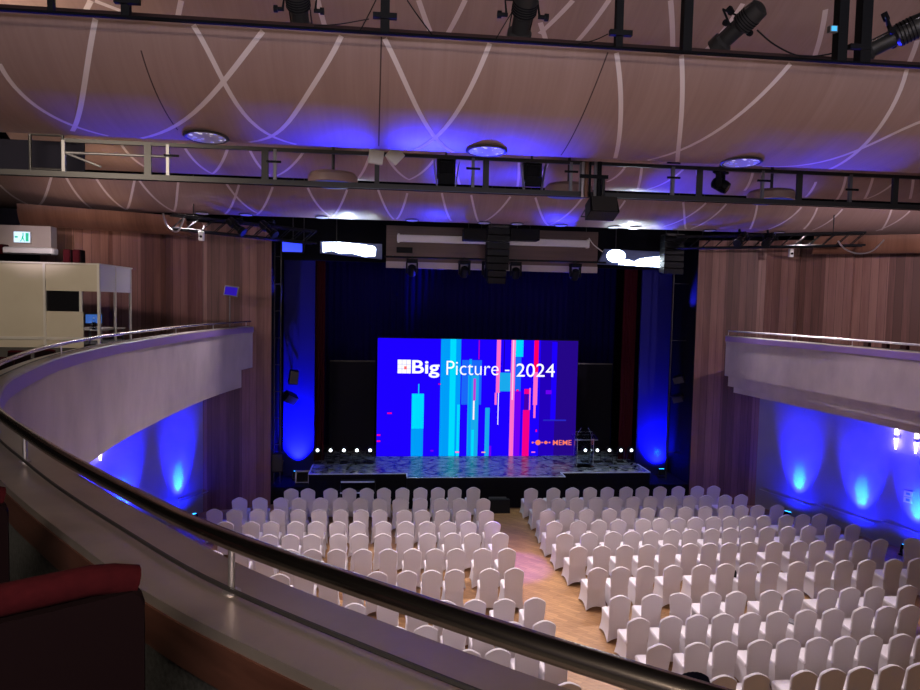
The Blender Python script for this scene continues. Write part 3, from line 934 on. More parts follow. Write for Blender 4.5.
# dark knitted jacket over a chair back
mb = MB()
rows = []
for i in range(9):
    u = i / 8 * 2 - 1            # -1 behind, 0 on top, 1 in front
    rr = []
    for j in range(33):
        s_ = j / 32 * 2 - 1
        wdt = 0.275 + 0.03 * abs(u)
        z = 0.985 - 0.10 * abs(s_) ** 2.2 - (0.02 * (1 - abs(u)) if u else 0) - 0.42 * max(0.0, abs(u) - 0.12)
        yy = -0.105 + 0.055 * max(-1, min(1, u * 3)) + (0.05 * abs(u) * (-1 if u < 0 else 1))
        rr.append((s_ * wdt, yy + 0.006 * math.sin(j * math.pi / 2), z))
    rows.append(rr)
mb.grid(rows)
mb.grid([[(a, b, c - 0.012) for a, b, c in r_] for r_ in rows], 0, None, True)
o = mb.build('knitted_jacket', mat('dark_navy_knit', (0.012, 0.014, 0.03), 0.95, spec=0.1))
o.matrix_basis = Matrix.Translation((x, y + 0.10, 0.05)) @ Matrix.Rotation(0.05, 4, 'Z')
tag(o, 'dark navy ribbed jacket draped over the back of a white chair', 'jacket')


# ================================================================ handrails
def make_handrail(name, label, curve, side, i0, i1, posts, metal, rad, group):
    base = curve[i1 - 1]
    t = thing(name, label, 'railing', (base.x, base.y, CAPZ), group=group)
    pts = [(p.x, p.y, 5.845) for p in curve[i0:i1]]
    MB().path(pts, rad, 14).build('rail', metal, t, world=True)
    MB().path([(p.x, p.y, CAPZ + 0.016) for p in offs(curve, -0.012, side)[i0:i1]], 0.0065, 6).build('lower_rod', M['dark_metal'], t, world=True)
    for i in posts:
        p = curve[i]
        mb = MB()
        mb.tube((p.x, p.y, CAPZ), (p.x, p.y, 5.835), 0.0095, None, 10)
        mb.lathe([(0.026, 0), (0.026, 0.006), (0.012, 0.012)], 12, 0, 'Z', (p.x, p.y, CAPZ))
        mb.build('post', M['silver_rail'], t, world=True)
    return t


def near(curve, x, y):
    return min(range(len(curve)), key=lambda i: (curve[i] - Vector((x, y))).length)


iL = near(RAIL_L, -3.0, 5.9)
pl = [near(RAIL_L, -0.42, 1.93), near(RAIL_L, -1.68, 3.5), near(RAIL_L, -2.9, 5.7)]
make_handrail('handrail', 'thick steel tube handrail curving along the gallery ledge nearest the red seats', RAIL_L, 'left', 0, len(RAIL_L), pl + [near(RAIL_L, *q) for q in ((-4.2, 9.9), (-4.56, 13.2), (-4.56, 15.9), (-4.40, 18.4), (-4.05, 20.7))], M['rail'], 0.0255, 'gallery handrails')
make_handrail('handrail', 'pale tube handrail on the gallery opposite the booth', RAIL_R, 'right', 3, len(RAIL_R), [near(RAIL_R, *q) for q in ((10.3, 20.0), (10.6, 17.2), (10.85, 15.0), (10.93, 13.0), (10.8, 10.4), (9.9, 6.6))], M['silver_rail'], 0.024, 'gallery handrails')


# ================================================================ red theatre seats
def seat_parts(t):
    mb = MB()
    rows = []
    W_, H_ = 0.255, 0.62
    n = 16
    shell = []
    for i in range(n + 1):
        u = i / n
        shell.append(u)
    def outline(sc_, y, lift=0.0):
        pts = [(-W_ * sc_, 0.0), (-W_ * sc_, H_ - 0.06)]
        pts += [(-W_ * sc_ + 0.05 - 0.05 * math.cos(a), H_ - 0.06 + 0.045 * math.sin(a)) for a in (0.5, 1.0, 1.57)]
        pts += [(0, H_ + 0.012)]
        q = [(-a, b) for a, b in pts[:-1]][::-1]
        return [(x, y, z * (sc_ if sc_ < 1 else 1) + 0.40) for x, z in pts + q]
    o1 = [outline(0.985, -0.035), outline(1.0, -0.028), outline(1.0, -0.005)]
    o2 = [outline(1.0, -0.005), outline(1.0, 0.03), outline(0.96, 0.045)]
    for nm, rings, mtl in (('shell', o1, M['seat_back']), ('cushion', o2, M['red_seat'])):
        mb = MB()
        if nm == 'shell':
            rings = [[(x, y, min(z, 0.40 + H_ - 0.035)) for x, y, z in r_] for r_ in rings]
        else:
            # the red upholstery rolls over the top edge of the shell
            mb.path([(x, 0.0, 0.40 + H_ - 0.012 + (0.006 if abs(x) < 0.2 else -0.012 if abs(x) > 0.24 else 0)) for x in [(-0.245 + 0.49 * i / 12) for i in range(13)]], 0.03, 12)
        m_ = len(rings[0])
        vs = [p for r_ in rings for p in r_]
        fs = [(i * m_ + j, (i + 1) * m_ + j, (i + 1) * m_ + (j + 1) % m_, i * m_ + (j + 1) % m_) for i in range(2) for j in range(m_)]
        fs += [tuple(range(m_)), tuple(range(3 * m_ - 1, 2 * m_ - 1, -1))]
        mb.add(vs, fs)
        mb.build(nm, mtl, t)
    MB().box((0, 0.16, 0.56), (0.44, 0.10, 0.36)).build('folded_seat', M['red_seat'], t, bevel=0.03)
    for s_ in (-1, 1):
        mb = MB()
        mb.box((s_ * 0.235, 0.06, 0.3), (0.035, 0.10, 0.6))
        mb.box((s_ * 0.235, 0.06, 0.015), (0.06, 0.24, 0.03))
        mb.build('leg', M['dark_metal'], t, bevel=0.006)


seat0 = thing('theatre_seat', 'large red theatre seat with dark shell just inside the curved handrail', 'seat', (0, 0, 0), group='red theatre seats')
seat_parts(seat0)
# right top corner of the seat nearest the camera
ang = R(34)
d = Vector((math.cos(ang), math.sin(ang), 0))
top = at(130, 569, 1.42)
ctr = top - d * 0.235
seat0.matrix_basis = Matrix.Translation((ctr.x, ctr.y, top.z - 1.02)) @ Matrix.Rotation(ang, 4, 'Z')
SEAT_Z = top.z - 1.02
q = at(4, 482, 2.15)
a2 = R(38)
d2 = Vector((math.cos(a2), math.sin(a2), 0))
c2 = q - d2 * 0.25
dup(seat0, Matrix.Translation((c2.x, c2.y, q.z - 1.04)) @ Matrix.Rotation(a2, 4, 'Z'), 'red theatre seat cut by the frame edge, beside the mahogany band of the ledge', 'red theatre seats')
step = MB()
for i, (c_, a_, z_) in enumerate(((ctr, ang, SEAT_Z), (c2, a2, q.z - 1.04))):
    mm = Matrix.Translation((c_.x, c_.y, 0)) @ Matrix.Rotation(a_, 4, 'Z')
    step.M = mm
    step.box((0, -0.0, (4.9 + z_) / 2), (0.56, 0.3, max(0.02, z_ - 4.9)))
struct(step.build('floor_seat_step', M['carpet'], smooth=False))
for i, (px, py, Y) in enumerate(((2, 357, 10.6), (19, 350.5, 11.5), (45, 349, 12.2))):
    p = at(px, py, Y)
    dup(seat0, Matrix.Translation((p.x, Y, 4.9)) @ Matrix.Rotation(R(-8), 4, 'Z') @ Matrix.Scale((p.z - 4.9) / 1.04, 4),
        '%s red theatre seat counted from the booth corner, in the row below the booth' % ['third', 'second', 'first'][i], 'red theatre seats below the booth')
for i in range(8):
    Y = 11.8 + i * 0.58
    x = 11.95 - 0.02 * (i - 3) ** 2 * 0.3
    dup(seat0, Matrix.Translation((x, Y, 4.9)) @ Matrix.Rotation(R(66), 4, 'Z') @ Matrix.Scale(0.86, 4),
        '%s red theatre seat from the stage end of the gallery opposite the booth' % ORD[7 - i], 'red theatre seats on the opposite gallery')


# ================================================================ helpers that place things by wall line
def proj_x(p):
    d = Vector(p) - CAM
    return 460 + FOC * d.dot(rgt) / d.dot(fwd)


def on_wall(pl, px, z, inset):
    """point at height z, inset from the plaster wall line, seen in the direction px"""
    (x0, y0), (x1, y1) = pl[0], pl[1]
    t = Vector((x1 - x0, y1 - y0)).normalized()
    nrm = Vector((-t.y, t.x))
    if (nrm.x > 0) != (pl is L_PLA):
        nrm = -nrm
    best = None
    for i in range(0, 1200):
        s_ = -0.5 + i * 0.01
        p = Vector((x0, y0)) + t * s_ + nrm * inset
        e = abs(proj_x((p.x, p.y, z)) - px)
        if best is None or e < best[0]:
            best = (e, p, nrm, t)
    return Vector((best[1].x, best[1].y, z)), Vector((best[2].x, best[2].y, 0)), Vector((best[3].x, best[3].y, 0))


def frame_y(nrm):
    return math.atan2(nrm.y, nrm.x) - math.pi / 2        # turns +Y to the given direction


# ---------------------------------------------------------------- blue floor uplights and their light
def uplight(label, loc, towards, tint, pw, lean=0.16, ang=50, group='blue floor uplights', tz=1.0, core=None):
    a = frame_y(towards)
    t = thing('floor_uplight', label, 'stage light', (loc.x, loc.y, loc.z), a, group=group)
    MB().box((0, 0, 0.02), (0.26, 0.20, 0.04)).build('base', M['black'], t, bevel=0.006)
    mb = MB()
    mb.box((0, 0.0, 0.17), (0.20, 0.16, 0.22), 0, Matrix.Rotation(-0.25, 3, 'X'))
    mb.build('body', M['black'], t, bevel=0.012)
    mb = MB()
    for s_ in (-1, 1):
        mb.path([(s_ * 0.12, 0, 0.03), (s_ * 0.12, 0, 0.2)], 0.01, 6)
    mb.build('yoke', M['dark_metal'], t)
    MB().box((0, 0.03, 0.285), (0.15, 0.11, 0.012), 0, Matrix.Rotation(-0.25, 3, 'X')).build('lens', M['led_cyan'], t)
    s_ = Vector(loc) + towards * 0.06 + Vector((0, 0, 0.34))
    spot(s_, s_ + towards * lean + Vector((0, 0, tz)), pw, tint, ang, 1.0, 0.03)
    if core:
        spot(s_, s_ + towards * 0.5 + Vector((0, 0, 1.0)), 110 if pw > 5000 else 60, tint, 160, 1.0, 0.03)
        spot(s_, s_ + towards * core[0] + Vector((0, 0, 1.0)), core[1], (0.0, 0.30, 1.0), core[2], 0.7, 0.02)


UB = (0.004, 0.006, 1.0)
for px, lab in ((787, 'black uplight on the floor by the plaster wall, lit wall patch nearest the stage'), (849, 'black uplight on the floor by the plaster wall, at the middle lit patch'), (905, 'black uplight on the floor by the plaster wall, under the wall sign')):
    p, nrm, t_ = on_wall(R_PLA, px, 0.0, 0.56)
    uplight(lab, p, -nrm, UB, 5500, 0.45, 52, core=(0.577, 520, 25))
for px, lab in ((194, 'black uplight on the floor on the booth side, lit wall patch nearest the stage'), (140, 'black uplight on the booth side, at the second lit patch from the stage'), (92, 'black uplight on the booth side, under the pair of small wall sconces')):
    p, nrm, t_ = on_wall(L_PLA, px, 0.0, 0.56)
    uplight(lab, p, -nrm, UB, 5500, 0.45, 52, core=(0.577, 520, 25))
p = at(660, 470, 23.25)
uplight('black uplight at the foot of the grey blue flat on the lectern side', Vector((p.x, 23.1, 0.55)), Vector((0, 1, 0)), UB, 4200, 0.85, 100, core=(0.95, 420, 26))
p = at(297, 470, 23.25)
uplight('black uplight at the foot of the grey blue flat on the booth side', Vector((p.x, 23.05, 0.55)), Vector((0, 1, 0)), UB, 14000, 0.60, 72)

# ---------------------------------------------------------------- wall sconces, bumper rails, sign
for pl, px, py, z, lab in ((R_PLA, 898, 436, 3.05, 'glowing wall sconce under the opposite gallery, the one nearer the stage'), (R_PLA, 918, 440, 3.05, 'glowing wall sconce under the opposite gallery, beside the frame edge'),
                           (L_PLA, 97, 446, 3.05, 'small glowing wall sconce on the booth side, the one nearer the stage'), (L_PLA, 84, 453, 3.05, 'small glowing wall sconce on the booth side, tucked beside the gallery front')):
    p, nrm, t_ = on_wall(pl, px, z, 0.0)
    zz = at(px, py, p.y).z
    t = thing('wall_sconce', lab, 'wall lamp', (p.x, p.y, zz), frame_y(nrm), group='wall sconces under the galleries')
    MB().box((0, 0.02, 0), (0.10, 0.04, 0.16)).build('bracket', M['white_box'], t, bevel=0.008)
    MB().lathe([(0.055, -0.05), (0.06, -0.02), (0.06, 0.02), (0.055, 0.05)], 16, 0, 'Z', (0, 0.10, 0)).build('body', M['white_box'], t)
    for s_ in (-1, 1):
        MB().lathe([(0.05, 0.0), (0.022, 0.30)] if s_ > 0 else [(0.022, -0.30), (0.05, 0.0)], 12, 0, 'Z', (0, 0.10, 0.055 * s_)).build('glass_shade', M['sconce_glow'], t)

(x0, y0), (x1, y1) = R_PLA[0], R_PLA[1]
for a, b, lab in ((759.6, 810, 'thin wall rail below the plaster wall, length nearest the stage'), (817, 874, 'thin wall rail crossing the middle blue lit patch'), (881, 935, 'thin wall rail under the wall sign')):
    pa, nrm, t_ = on_wall(R_PLA, a, 0.62, 0.09)
    pb, _, _ = on_wall(R_PLA, b, 0.50, 0.09)
    t = thing('wall_rail', lab, 'railing', (pa.x, pa.y, 0.62), group='thin rails on the plaster wall')
    MB().tube(pa, pb, 0.02).build('rail', M['silver_rail'], t, world=True)
    for f in (0.12, 0.88):
        q = pa.lerp(pb, f)
        MB().tube(q, q - nrm * 0.09, 0.012).build('bracket', M['grey_metal'], t, world=True)
pa, nrm, t_ = on_wall(L_PLA, 180, 0.62, 0.09)
pb, _, _ = on_wall(L_PLA, 212, 0.62, 0.09)
t = thing('wall_rail', 'thin wall rail on the booth side above the uplight nearest the stage', 'railing', (pa.x, pa.y, 0.62), group='thin rails on the plaster wall')
MB().tube(pa, pb, 0.02).build('rail', M['silver_rail'], t, world=True)
for f in (0.12, 0.88):
    q = pa.lerp(pb, f)
    MB().tube(q, q - nrm * 0.09, 0.012).build('bracket', M['grey_metal'], t, world=True)
p, nrm, t_ = on_wall(R_PLA, 908.5, 1.6, 0.0)
z = at(908.5, 497, p.y).z
t = thing('wall_sign', 'small white two-part sign plate on the blue lit plaster wall', 'sign', (p.x, p.y, z), frame_y(nrm))
MB().box((0, 0.01, 0), (0.22, 0.02, 0.32)).build('plate', M['white_box'], t)
mb = MB()
mb.box((0, 0.021, 0.0), (0.2, 0.004, 0.012))
mb.box((0, 0.021, 0.09), (0.10, 0.004, 0.06))
mb.box((0, 0.021, -0.08), (0.10, 0.004, 0.07))
mb.build('symbol', mat('sign_blue', (0.1, 0.3, 0.6), 0.5), t)

# ---------------------------------------------------------------- LED screen with its picture
SY = 24.5
sl, sb = at(376.2, 457.4, SY), at(578.4, 340.5, SY)
SX0, SX1, SZ0, SZ1 = sl.x, sb.x, sl.z, sb.z


def S(px, py):
    return (SX0 + (px - 376.2) / 202.2 * (SX1 - SX0), SZ0 + (457.4 - py) / 117.4 * (SZ1 - SZ0))


t = thing('led_screen', 'large glowing blue LED screen standing on the stage', 'screen', ((SX0 + SX1) / 2, SY, SZ))
mb = MB()
mb.box(((SX0 + SX1) / 2, SY + 0.10, (SZ0 + SZ1) / 2), (SX1 - SX0 + 0.04, 0.16, SZ1 - SZ0 + 0.04))
mb.build('cabinet', M['black'], t, world=True)
mb = MB()
mb.box(((SX0 + SX1) / 2, SY + 0.06, (SZ + SZ0) / 2 - 0.005), (SX1 - SX0 + 0.1, 0.34, max(0.04, SZ0 - SZ - 0.01)))
mb.build('base', M['black_gloss'], t, world=True)
EM = {}


def em(c, s_=1.0):
    key = (c, s_)
    if key not in EM:
        EM[key] = mat('screen_colour', (0.0, 0.0, 0.0), 0.6, emit=c, es=s_, spec=0.0)
    return EM[key]


BG, BG2, BG3 = (0.012, 0.0, 1.0), (0.016, 0.0, 0.50), (0.018, 0.002, 0.24)
CY, CY2, CYD, AZ = (0.0, 0.72, 1.0), (0.0, 0.34, 0.95), (0.01, 0.40, 0.85), (0.01, 0.14, 0.95)
PK, RD, MG, WH, VI = (1.0, 0.16, 0.60), (1.0, 0.0, 0.12), (0.9, 0.0, 0.25), (1.0, 0.9, 1.0), (0.16, 0.0, 0.9)
shapes = [(376.2, 540, 340.5, 457.4, BG), (540, 556, 340.5, 457.4, BG2), (556, 578.4, 340.5, 457.4, BG3), (551.5, 557, 342, 420, BG),
          (438.8, 458.8, 340.5, 457.4, CY2), (448, 454, 340.5, 457.4, CY), (456, 458.8, 405, 457.4, CY), (460, 480, 361, 405, AZ), (466.5, 477.5, 376, 457.4, CYD), (467.5, 470, 360, 457.4, CY2),
          (410.6, 422.6, 394.5, 429, CY), (410.4, 422.3, 429, 457.4, CY2), (416.8, 417.7, 385, 394.5, CY),
          (472, 474.5, 379, 401, (0.5, 0.05, 0.7)), (472, 473.6, 401, 420, WH), (476.4, 477.5, 341, 360, (0.4, 0.0, 0.5)), (471, 473.5, 430, 457.4, CY),
          (484.6, 489, 408, 457.4, CYD), (489.4, 491.5, 446, 457.4, VI), (494.8, 499, 340.5, 393, PK), (493.8, 496, 393, 405, PK), (497.2, 498, 393, 425, WH), (502, 503, 341, 372, (0.01, 0.0, 0.4)),
          (498.4, 513.3, 373, 391.5, CYD), (509.6, 514, 340.5, 457.4, PK), (511, 512.6, 340.5, 400, (1.0, 0.55, 0.85)), (514, 521.8, 340.5, 357, CY), (514, 520, 357, 391, AZ), (514, 520.5, 391, 457.4, VI),
          (533, 537.6, 340.5, 372, RD), (533, 537.4, 372, 405, PK), (533.8, 536, 405, 418, PK), (523.8, 530, 389, 394, MG), (524, 528.4, 394, 410, (0.06, 0.0, 0.4)), (529, 530.4, 388, 410, PK), (523, 530, 410, 457.4, MG),
          (546, 552, 390, 394, VI), (544, 568, 419.5, 421, (0.02, 0.02, 0.55)), (386.5, 391, 413, 414.5, MG), (376.6, 380, 434.5, 436, MG), (376.6, 380, 440.5, 442, MG), (455, 459, 451.5, 453, PK), (515.6, 518, 389.5, 391.5, MG), (536.5, 538, 429.5, 432, MG), (532.8, 536.8, 451.8, 453, PK), (481.5, 485.5, 451.8, 453, (1.0, 0.4, 0.3)), (436.5, 439, 384, 385.5, (0.5, 0.0, 0.4)), (430, 433, 450, 451.5, (0.2, 0.0, 0.9))]
mb = MB()
mats = []
for i, (a, b, c_, d_, col) in enumerate(shapes):
    e_ = em(col)
    if e_ not in mats:
        mats.append(e_)
    (u0, v1), (u1, v0) = S(a, c_), S(b, d_)
    y = SY + 0.012 - 0.0009 * (i if i > 3 else i * 0.3)
    mb.add([(u0, y, v0), (u1, y, v0), (u1, y, v1), (u0, y, v1)], [(0, 1, 2, 3)], mats.index(e_))
mb.build('screen_picture', mats, t, smooth=False, world=True)
YT = SY - 0.045


def lettering(txt, x0, x1, y0, y1, material, bold=0.0, name='lettering'):
    cu = bpy.data.curves.new(name, 'FONT')
    cu.body = txt
    cu.extrude = 0.002
    cu.offset = bold
    tmp = bpy.data.objects.new(name, cu)
    C.objects.link(tmp)
    bpy.context.view_layer.update()
    me = bpy.data.meshes.new_from_object(tmp.evaluated_get(bpy.context.evaluated_depsgraph_get()))
    bpy.data.objects.remove(tmp)
    xs, ys = [v_.co.x for v_ in me.vertices], [v_.co.y for v_ in me.vertices]
    (u0, v1), (u1, v0) = S(x0, y0), S(x1, y1)
    ax, bx, ay, by = min(xs), max(xs), min(ys), max(ys)
    for v_ in me.vertices:
        x, y, z = v_.co
        v_.co = (u0 + (x - ax) / (bx - ax) * (u1 - u0), YT - z, v0 + (y - ay) / (by - ay) * (v1 - v0))
    me.transform(t.matrix_basis.inverted())
    me.materials.clear()
    me.materials.append(material)
    o = bpy.data.objects.new(name, me)
    C.objects.link(o)
    o.parent = t
    return o


WT = em((0.95, 0.95, 1.0), 1.1)
lettering('Big', 410.3, 437.5, 361.5, 378.6, WT, 0.018)['label'] = 'bold white word Big'
lettering('Picture', 444.5, 497, 361.8, 375.6, WT, -0.008)
lettering('-', 503.5, 508, 370.0, 371.3, WT)
lettering('2024', 515, 554.5, 363.6, 376.8, WT, 0.0)
OR = em((1.0, 0.20, 0.12), 1.0)
lettering('MEME', 554.8, 574.2, 440.2, 445.2, OR, 0.003)['label'] = 'orange word MEME'
mb = MB()
for cx, r_ in ((533.8, 1.0), (539.3, 2.7), (543.6, 0.75), (547.4, 1.7), (551.3, 0.8)):
    u, v_ = S(cx, 442.6)
    rr = r_ / 202.2 * (SX1 - SX0)
    mb.lathe([(rr, -0.002), (rr, 0.002)], 20, 0, 'Y', (u, YT, v_))
u0, v_ = S(533.8, 442.6)
u1, _ = S(551.3, 442.6)
mb.box(((u0 + u1) / 2, YT, v_), (u1 - u0, 0.002, 0.01))
mb.build('dot_emblem', OR, t, world=True)
mb = MB()
for i in range(3):
    for j in range(3):
        (a, b), (c_, d_) = S(396 + i * 4.4, 361.2 + j * 4.5), S(396 + i * 4.4 + 4.2, 361.2 + j * 4.5 + 4.3)
        mb.add([(a, YT, d_), (c_, YT, d_), (c_, YT, b), (a, YT, b)], [(0, 1, 2, 3)], 0)
(a, b), (c_, d_) = S(402.4, 367.6), S(405.0, 370.6)
mb.add([(a, YT - 0.004, d_), (c_, YT - 0.004, d_), (c_, YT - 0.004, b), (a, YT - 0.004, b)], [(0, 1, 2, 3)], 1)
mb.build('square_emblem', [WT, em((1.0, 0.16, 0.16))], t, world=True, smooth=False)

# ---------------------------------------------------------------- things on the stage
for i, (px, side) in enumerate([(317.7, 'booth'), (330.7, 'booth'), (344, 'booth'), (357, 'booth'), (370.2, 'booth'), (585, 'lectern'), (597, 'lectern'), (609, 'lectern'), (620.5, 'lectern'), (631, 'lectern')]):
    p = at(px, 450, 23.5)
    n_ = i % 5 if side == 'booth' else 4 - i % 5
    t = thing('floor_lamp', '%s round white floodlight from the curtain, row on the %s side of the screen' % (ORD[n_], side), 'stage light', (p.x, 23.5, SZ), group='round floodlights along the stage back')
    MB().box((0, 0, 0.02), (0.24, 0.22, 0.04)).build('base', M['black'], t, bevel=0.006)
    mb = MB()
    for s_ in (-1, 1):
        mb.path([(s_ * 0.14, 0, 0.04), (s_ * 0.14, 0, p.z - SZ)], 0.012, 6)
    mb.build('yoke', M['dark_metal'], t)
    MB().lathe([(0.07, 0.16), (0.11, 0.10), (0.125, -0.02), (0.125, -0.05)][::-1], 18, 0, 'Y', (0, 0, p.z - SZ)).build('housing', M['black'], t)
    MB().lathe([(0.055, -0.055), (0.055, -0.048)], 18, 0, 'Y', (0, 0, p.z - SZ)).build('lens', M['lamp_white'], t)

p = at(583.5, 466, 22.95)
t = thing('lectern', 'clear acrylic lectern with two thin microphones at the screen corner', 'lectern', (p.x, 22.95, SZ))
mb = MB()
mb.box((0, 0, 0.012), (0.62, 0.45, 0.024))
mb.build('base', M['acrylic'], t)
MB().box((0, -0.16, 0.50), (0.56, 0.015, 0.95)).build('front_panel', M['acrylic'], t)
for s_ in (-1, 1):
    MB().box((s_ * 0.30, 0.02, 0.50), (0.018, 0.30, 0.95)).build('side_panel', M['acrylic'], t)
MB().box((0, 0.0, 0.985), (0.82, 0.46, 0.02), 0, Matrix.Rotation(0.2, 3, 'X')).build('top', M['acrylic'], t)
mb = MB()
for s_ in (-1, 1):
    mb.box((s_ * 0.30, 0.17, 0.5), (0.016, 0.006, 0.95))
    mb.box((s_ * 0.285, -0.168, 0.5), (0.012, 0.006, 0.95))
mb.box((0, -0.232, 0.945), (0.82, 0.008, 0.014))
mb.build('edge', M['tape'], t)
for s_ in (-1, 1):
    MB().path([(s_ * 0.26, 0.05, 0.99), (s_ * 0.22, 0.03, 1.15), (s_ * 0.12, 0.0, 1.32)], 0.006, 6).build('microphone', M['chrome'], t)
t = thing('reading_frame', 'thin wire rest standing on the top of the acrylic lectern', 'book rest', (p.x, 22.95, SZ + 1.005))
mb = MB()
mb.path([(-0.30, 0.08, 0.03), (-0.30, 0.10, 0.16), (0.30, 0.10, 0.16), (0.30, 0.08, 0.03)], 0.006, 6)
mb.build('wire', M['chrome'], t)

t = thing('stage_steps', 'black stage steps with white edged treads in front of the stage', 'steps', (-0.80, 21.9, 0))
for i, (z, y) in enumerate(((0.28, 21.32), (0.56, 21.57), (0.84, 21.82))):
    MB().box((-0.80, y, z - 0.02), (1.05, 0.28, 0.04)).build('tread', M['black'], t, world=True)
    MB().box((-0.80, y - 0.142, z - 0.02), (1.05, 0.006, 0.05)).build('edge_strip', M['tape'], t, world=True)
for s_ in (-1, 1):
    MB().add([(-0.80 + s_ * 0.54, 21.2, 0), (-0.80 + s_ * 0.54, 21.9, 0), (-0.80 + s_ * 0.54, 21.9, 0.8), (-0.80 + s_ * 0.56, 21.2, 0), (-0.80 + s_ * 0.56, 21.9, 0), (-0.80 + s_ * 0.56, 21.9, 0.8)],
             [(0, 1, 2), (5, 4, 3), (0, 3, 4, 1), (1, 4, 5, 2), (2, 5, 3, 0)]).build('side', M['black'], t, world=True)


def wedge(name, label, loc, w_, rot, grp=None, rim=False):
    t = thing(name, label, 'loudspeaker', loc, rot, group=grp)
    prof_ = [(-0.24, 0), (0.24, 0), (0.24, 0.16), (0.02, 0.40), (-0.16, 0.40)]
    mb = MB()
    vs = [(-w_ / 2, y, z) for y, z in prof_] + [(w_ / 2, y, z) for y, z in prof_]
    mb.add(vs, [(4, 3, 2, 1, 0), (5, 6, 7, 8, 9)] + [(i, (i + 1) % 5, 5 + (i + 1) % 5, 5 + i) for i in range(5)])
    mb.build('cabinet', M['black'], t, smooth=False)
    MB().box((0, 0.142, 0.292), (w_ * 0.86, 0.012, 0.27), 0, Matrix.Rotation(R(-42.5) + math.pi / 2 - R(90), 3, 'X')).build('grille', M['dark_metal'], t)
    return t


p = at(502, 511, 21.2)
wedge('floor_monitor', 'black wedge loudspeaker on the floor at the stage end of the aisle', (3.62, 21.12, 0), 0.66, 0.0, 'black loudspeakers')
p = at(299, 473, 23.0)
t = thing('small_monitor', 'small square monitor with pale rim beside the stage corner, booth side', 'monitor', (-2.62, 22.5, 0.55))
MB().box((0, 0.1, 0.02), (0.4, 0.3, 0.04)).build('base', M['black'], t)
MB().box((0, 0.08, 0.22), (0.46, 0.05, 0.40), 0, Matrix.Rotation(-0.2, 3, 'X')).build('rim', M['grey_metal'], t, bevel=0.01)
MB().box((0, 0.052, 0.215), (0.37, 0.02, 0.31), 0, Matrix.Rotation(-0.2, 3, 'X')).build('display', M['dark_glass'], t)


def hung_speaker(label, loc, rot, sz_, grp, yoke=True):
    t = thing('wall_speaker', label, 'loudspeaker', loc, rot, group=grp)
    w_, d_, h_ = sz_
    MB().box((0, 0, 0), (w_, d_, h_), taper=0.92).build('cabinet', M['black_gloss'], t, bevel=0.012)
    MB().box((0, -d_ / 2 - 0.004, 0), (w_ * 0.84, 0.012, h_ * 0.88)).build('grille', M['dark_metal'], t)
    if yoke:
        mb = MB()
        mb.path([(-w_ / 2 - 0.015, 0, 0), (-w_ / 2 - 0.015, d_ * 0.9, 0), (w_ / 2 + 0.015, d_ * 0.9, 0), (w_ / 2 + 0.015, 0, 0)], 0.012, 6)
        mb.build('bracket', M['dark_metal'], t)
    return t


def turn(loc, rz=0.0, rx=0.0, ry=0.0):
    return Matrix.Translation(Vector(loc)) @ Matrix.Rotation(rz, 4, 'Z') @ Matrix.Rotation(rx, 4, 'X') @ Matrix.Rotation(ry, 4, 'Y')


hung_speaker('black loudspeaker on the grey blue flat, booth side, the upright one', (0, 0, 0), turn(at(293.5, 377, 23.2), 0.25, 0.1, 0.1), (0.30, 0.28, 0.46), 'side loudspeakers')
hung_speaker('black loudspeaker on the grey blue flat, booth side, tilted below the other', (0, 0, 0), turn(at(290, 397.5, 23.1), 0.5, 0.5, 0.5), (0.46, 0.28, 0.30), 'side loudspeakers')
hung_speaker('black loudspeaker on the ladder truss, lectern side, upper one', (0, 0, 0), turn(at(679, 379, 22.9), -0.6, 0.3, -0.3), (0.40, 0.26, 0.26), 'side loudspeakers')
hung_speaker('black loudspeaker on the ladder truss, lectern side, lower one', (0, 0, 0), turn(at(678, 398, 22.9), -0.6, 0.3, -0.3), (0.40, 0.26, 0.26), 'side loudspeakers')
hung_speaker('black loudspeaker low beside the boarded wall, booth side', (0, 0, 0), turn(at(276.5, 462, 22.55), 0.2), (0.40, 0.30, 0.62), 'side loudspeakers')
hung_speaker('tall black loudspeaker low on the ladder truss, lectern side', (0, 0, 0), turn(at(689, 440, 22.6), -0.2), (0.34, 0.3, 0.9), 'side loudspeakers')


def ladder(label, xa, xb, y, z0, z1, n, grp):
    t = thing('ladder_truss', label, 'truss', ((xa + xb) / 2, y, z0), group=grp)
    for x in (xa, xb):
        MB().tube((x, y, z0), (x, y, z1), 0.025).build('upright', M['dark_metal'], t, world=True)
    for i in range(n):
        z = z0 + (z1 - z0) * (i + 0.5) / n
        MB().tube((xa, y, z), (xb, y, z), 0.016).build('rung', M['dark_metal'], t, world=True)
    return t


ladder('dark ladder truss beside the boarded wall on the booth side of the stage', at(274.5, 300, 22.5).x, at(281, 300, 22.5).x, 22.5, 0.55, 8.3, 9, 'ladder trusses')
ladder('dark ladder truss beside the boarded wall on the lectern side of the stage', at(673, 300, 22.7).x, at(690, 300, 22.7).x, 22.7, 0.55, 8.3, 4, 'ladder trusses')


